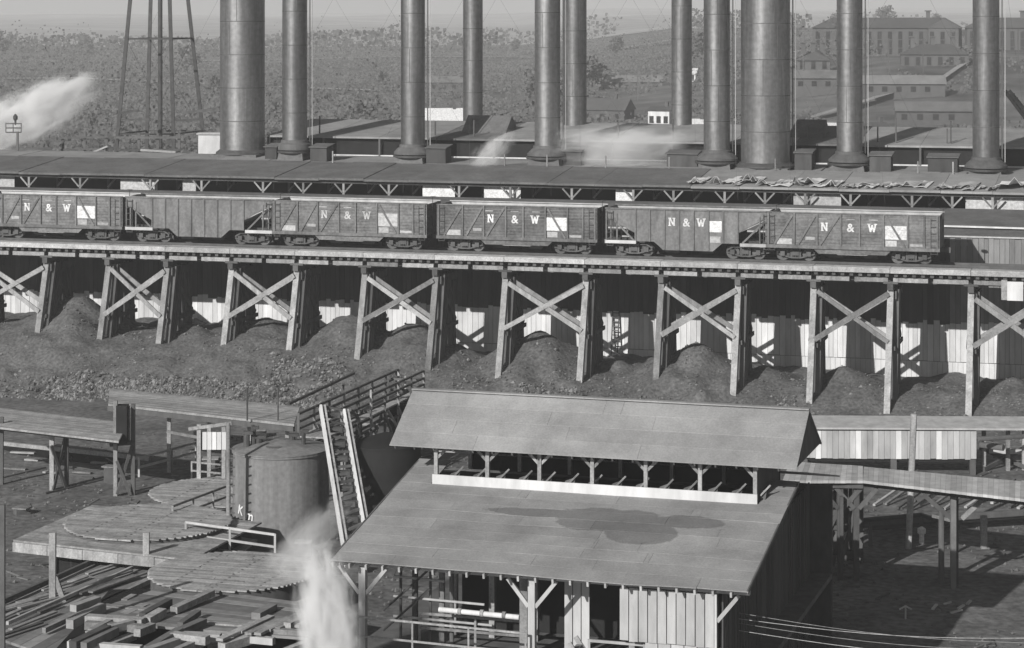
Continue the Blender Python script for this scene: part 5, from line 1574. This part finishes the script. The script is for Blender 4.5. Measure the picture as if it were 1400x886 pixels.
def road(name, pts, w, m):
    b = MB(); vs = []
    sub = []
    for (a, c) in zip(pts[:-1], pts[1:]):
        for k in range(8): sub.append((a[0] + (c[0] - a[0]) * k / 8, a[1] + (c[1] - a[1]) * k / 8))
    sub.append(pts[-1])
    for x, y in sub:
        z = max(terr(x, y), terr(x, y - w), terr(x, y + w)) + .35
        vs += [(x, y - w, z), (x, y + w, z)]
    b.add(vs, [(2 * i, 2 * i + 2, 2 * i + 3, 2 * i + 1) for i in range(len(sub) - 1)])
    tag(b.build(name, m), kind='structure')
M_road = mat('pale_dirt_road', .32, .95, .3, .1)
road('dirt_road', [(60, 470), (95, 520), (130, 620), (185, 700)], 3.0, M_road)
road('dirt_road', [(70, 640), (140, 660), (210, 720)], 2.5, M_road)
road('dirt_road', [(-250, 1000), (-60, 1040), (90, 980)], 8, M_road)
road('field_strip', [(-420, 1300), (-150, 1330), (160, 1290)], 22, M_road)
road('field_strip', [(-300, 700), (-140, 740), (-40, 690)], 4, M_road)

Cb = Thing('crane', PY(1420, 215, 240), 'dark lattice crane boom leaning in from the right edge', 'crane')
p0, p1 = PY(1378, 126, 240), PY(1440, 205, 240)
for dx, dz in ((-.35, -.3), (.35, .3), (-.35, .3), (.35, -.3)):
    Cb.beam('chord', p0 + Vector((dx * .6, dz, dz * .6)), p1 + Vector((dx, dz * 2, dz)), .26, .26, M_pit)
for k in range(14):
    a = p0.lerp(p1, k / 14); c = p0.lerp(p1, (k + 1) / 14)
    Cb.beam('lacing', a + Vector((-.3, -.3, -.25)), c + Vector((.3, -.3, .25)), .16, .16, M_pit)
b = Cb.mb(); b.box(p1 + Vector((.5, 0, -1.5)), (3, 3, 3)); b.box(p1 + Vector((.5, 0, -6.5)), (2, 2, 8)); Cb.part('cab', b, M_iron)

# ------------------------------------------------------------------ steam
def steam_mat(name, dens, nscale, thr=.42):
    m = bpy.data.materials.new(name); m.use_nodes = True
    nt = m.node_tree; N = nt.nodes; L = nt.links; N.clear()
    out = N.new('ShaderNodeOutputMaterial'); pv = N.new('ShaderNodeVolumePrincipled')
    pv.inputs['Color'].default_value = (.97, .97, .97, 1); pv.inputs['Anisotropy'].default_value = -.1
    tc = N.new('ShaderNodeTexCoord')
    ln = N.new('ShaderNodeVectorMath'); ln.operation = 'LENGTH'; L.new(tc.outputs['Object'], ln.inputs[0])
    nz = N.new('ShaderNodeTexNoise'); nz.inputs['Scale'].default_value = nscale; nz.inputs['Detail'].default_value = 6; nz.inputs['Roughness'].default_value = .62; nz.inputs['Distortion'].default_value = .6
    L.new(tc.outputs['Object'], nz.inputs[0])
    a = N.new('ShaderNodeMath'); a.operation = 'SUBTRACT'; a.inputs[0].default_value = 1.0; L.new(ln.outputs['Value'], a.inputs[1])
    s_ = N.new('ShaderNodeMath'); s_.operation = 'MULTIPLY_ADD'; s_.inputs[1].default_value = 2.4; s_.inputs[2].default_value = -1.2 - thr + .42; L.new(nz.outputs['Fac'], s_.inputs[0])
    b_ = N.new('ShaderNodeMath'); b_.operation = 'ADD'; L.new(a.outputs[0], b_.inputs[0]); L.new(s_.outputs[0], b_.inputs[1])
    mr = N.new('ShaderNodeMapRange'); mr.inputs['From Min'].default_value = .12; mr.inputs['From Max'].default_value = .6; mr.inputs['To Max'].default_value = dens
    L.new(b_.outputs[0], mr.inputs[0]); 
    mn = N.new('ShaderNodeMath'); mn.operation = 'MULTIPLY'; L.new(mr.outputs[0], mn.inputs[0])
    cl = N.new('ShaderNodeMapRange'); cl.inputs['From Min'].default_value = 0; cl.inputs['From Max'].default_value = .25; L.new(a.outputs[0], cl.inputs[0]); L.new(cl.outputs[0], mn.inputs[1])
    L.new(mn.outputs[0], pv.inputs['Density']); L.new(pv.outputs[0], out.inputs['Volume'])
    return m
def puff(T, c, ax, rx, ry, rz, m):
    """ellipsoid of steam; ax = direction of the long axis"""
    b = MB(); n = 12; prof = [(math.sin(math.pi * (i + .0) / n), -math.cos(math.pi * i / n)) for i in range(1, n)]
    b.lathe(prof, (0, 0, 0), 18)
    me = b.mesh('steam_puff', m)
    X = Vector(ax).normalized(); Y = Vector((0, 1, 0)); Z = X.cross(Y).normalized(); Y = Z.cross(X)
    M = Matrix(((X.x * rx, Y.x * ry, Z.x * rz, c.x - T.o.x), (X.y * rx, Y.y * ry, Z.y * rz, c.y - T.o.y), (X.z * rx, Y.z * ry, Z.z * rz, c.z - T.o.z), (0, 0, 0, 1)))
    return link('steam_puff', me, T.root, M)
def plume(label, puffs, dens, ns, thr=.42, thin=0):
    Y = puffs[0][2]
    m = steam_mat('steam', dens, ns, thr)
    T = Thing('steam_plume', PY(puffs[0][0], puffs[0][1], Y), label, 'steam', 'steam plumes over the works')
    for i, (px, py, Y, dx, dy, rx, rz) in enumerate(puffs):
        k = Y / F
        if i == 1 and thin: m = steam_mat('thin_steam', dens * thin, ns, thr)
        puff(T, PY(px, py, Y), (dx, 0, -dy), rx * k, max(rz * k * .9, .4), rz * k, m)
plume('large white steam plume drifting up at the far left', [(50, 152, 300, 2, -1, 105, 44), (-10, 178, 300, 2, -1, 60, 45)], .9, 2.2)
plume('small steam wisp left of the middle hooded stack', [(672, 208, 182, 1, -.8, 44, 22)], .9, 1.8, .46)
plume('wide streaky steam drifting right of the middle hooded stack', [(845, 205, 184, 1, -.1, 125, 42), (800, 190, 184, 1, .1, 60, 16)], .55, 2.6, .45)
plume('dense white steam jet rising at the left corner of the shed', [(448, 855, 77.5, -.15, -1, 125, 50), (428, 735, 84, 1, -1.1, 80, 36), (410, 765, 86, 1, -.3, 60, 40), (455, 800, 79, 0, -1, 55, 34)], 3.0, 2.8, .39, .2)

# ------------------------------------------------------------------ haze
hz = bpy.data.materials.new('haze'); hz.use_nodes = True
N = hz.node_tree.nodes; N.clear()
ho = N.new('ShaderNodeOutputMaterial'); hv = N.new('ShaderNodeVolumePrincipled')
hv.inputs['Color'].default_value = (.95, .95, .95, 1); hv.inputs['Density'].default_value = .00036; hv.inputs['Anisotropy'].default_value = .0
hz.node_tree.links.new(hv.outputs[0], ho.inputs['Volume'])
b = MB(); b.box((0, 2140, 40), (5400, 4600, 84)); hb = b.build('haze', hz)
tag(hb, 'pale smoky haze lying over the works and hills', 'haze', kind='stuff')
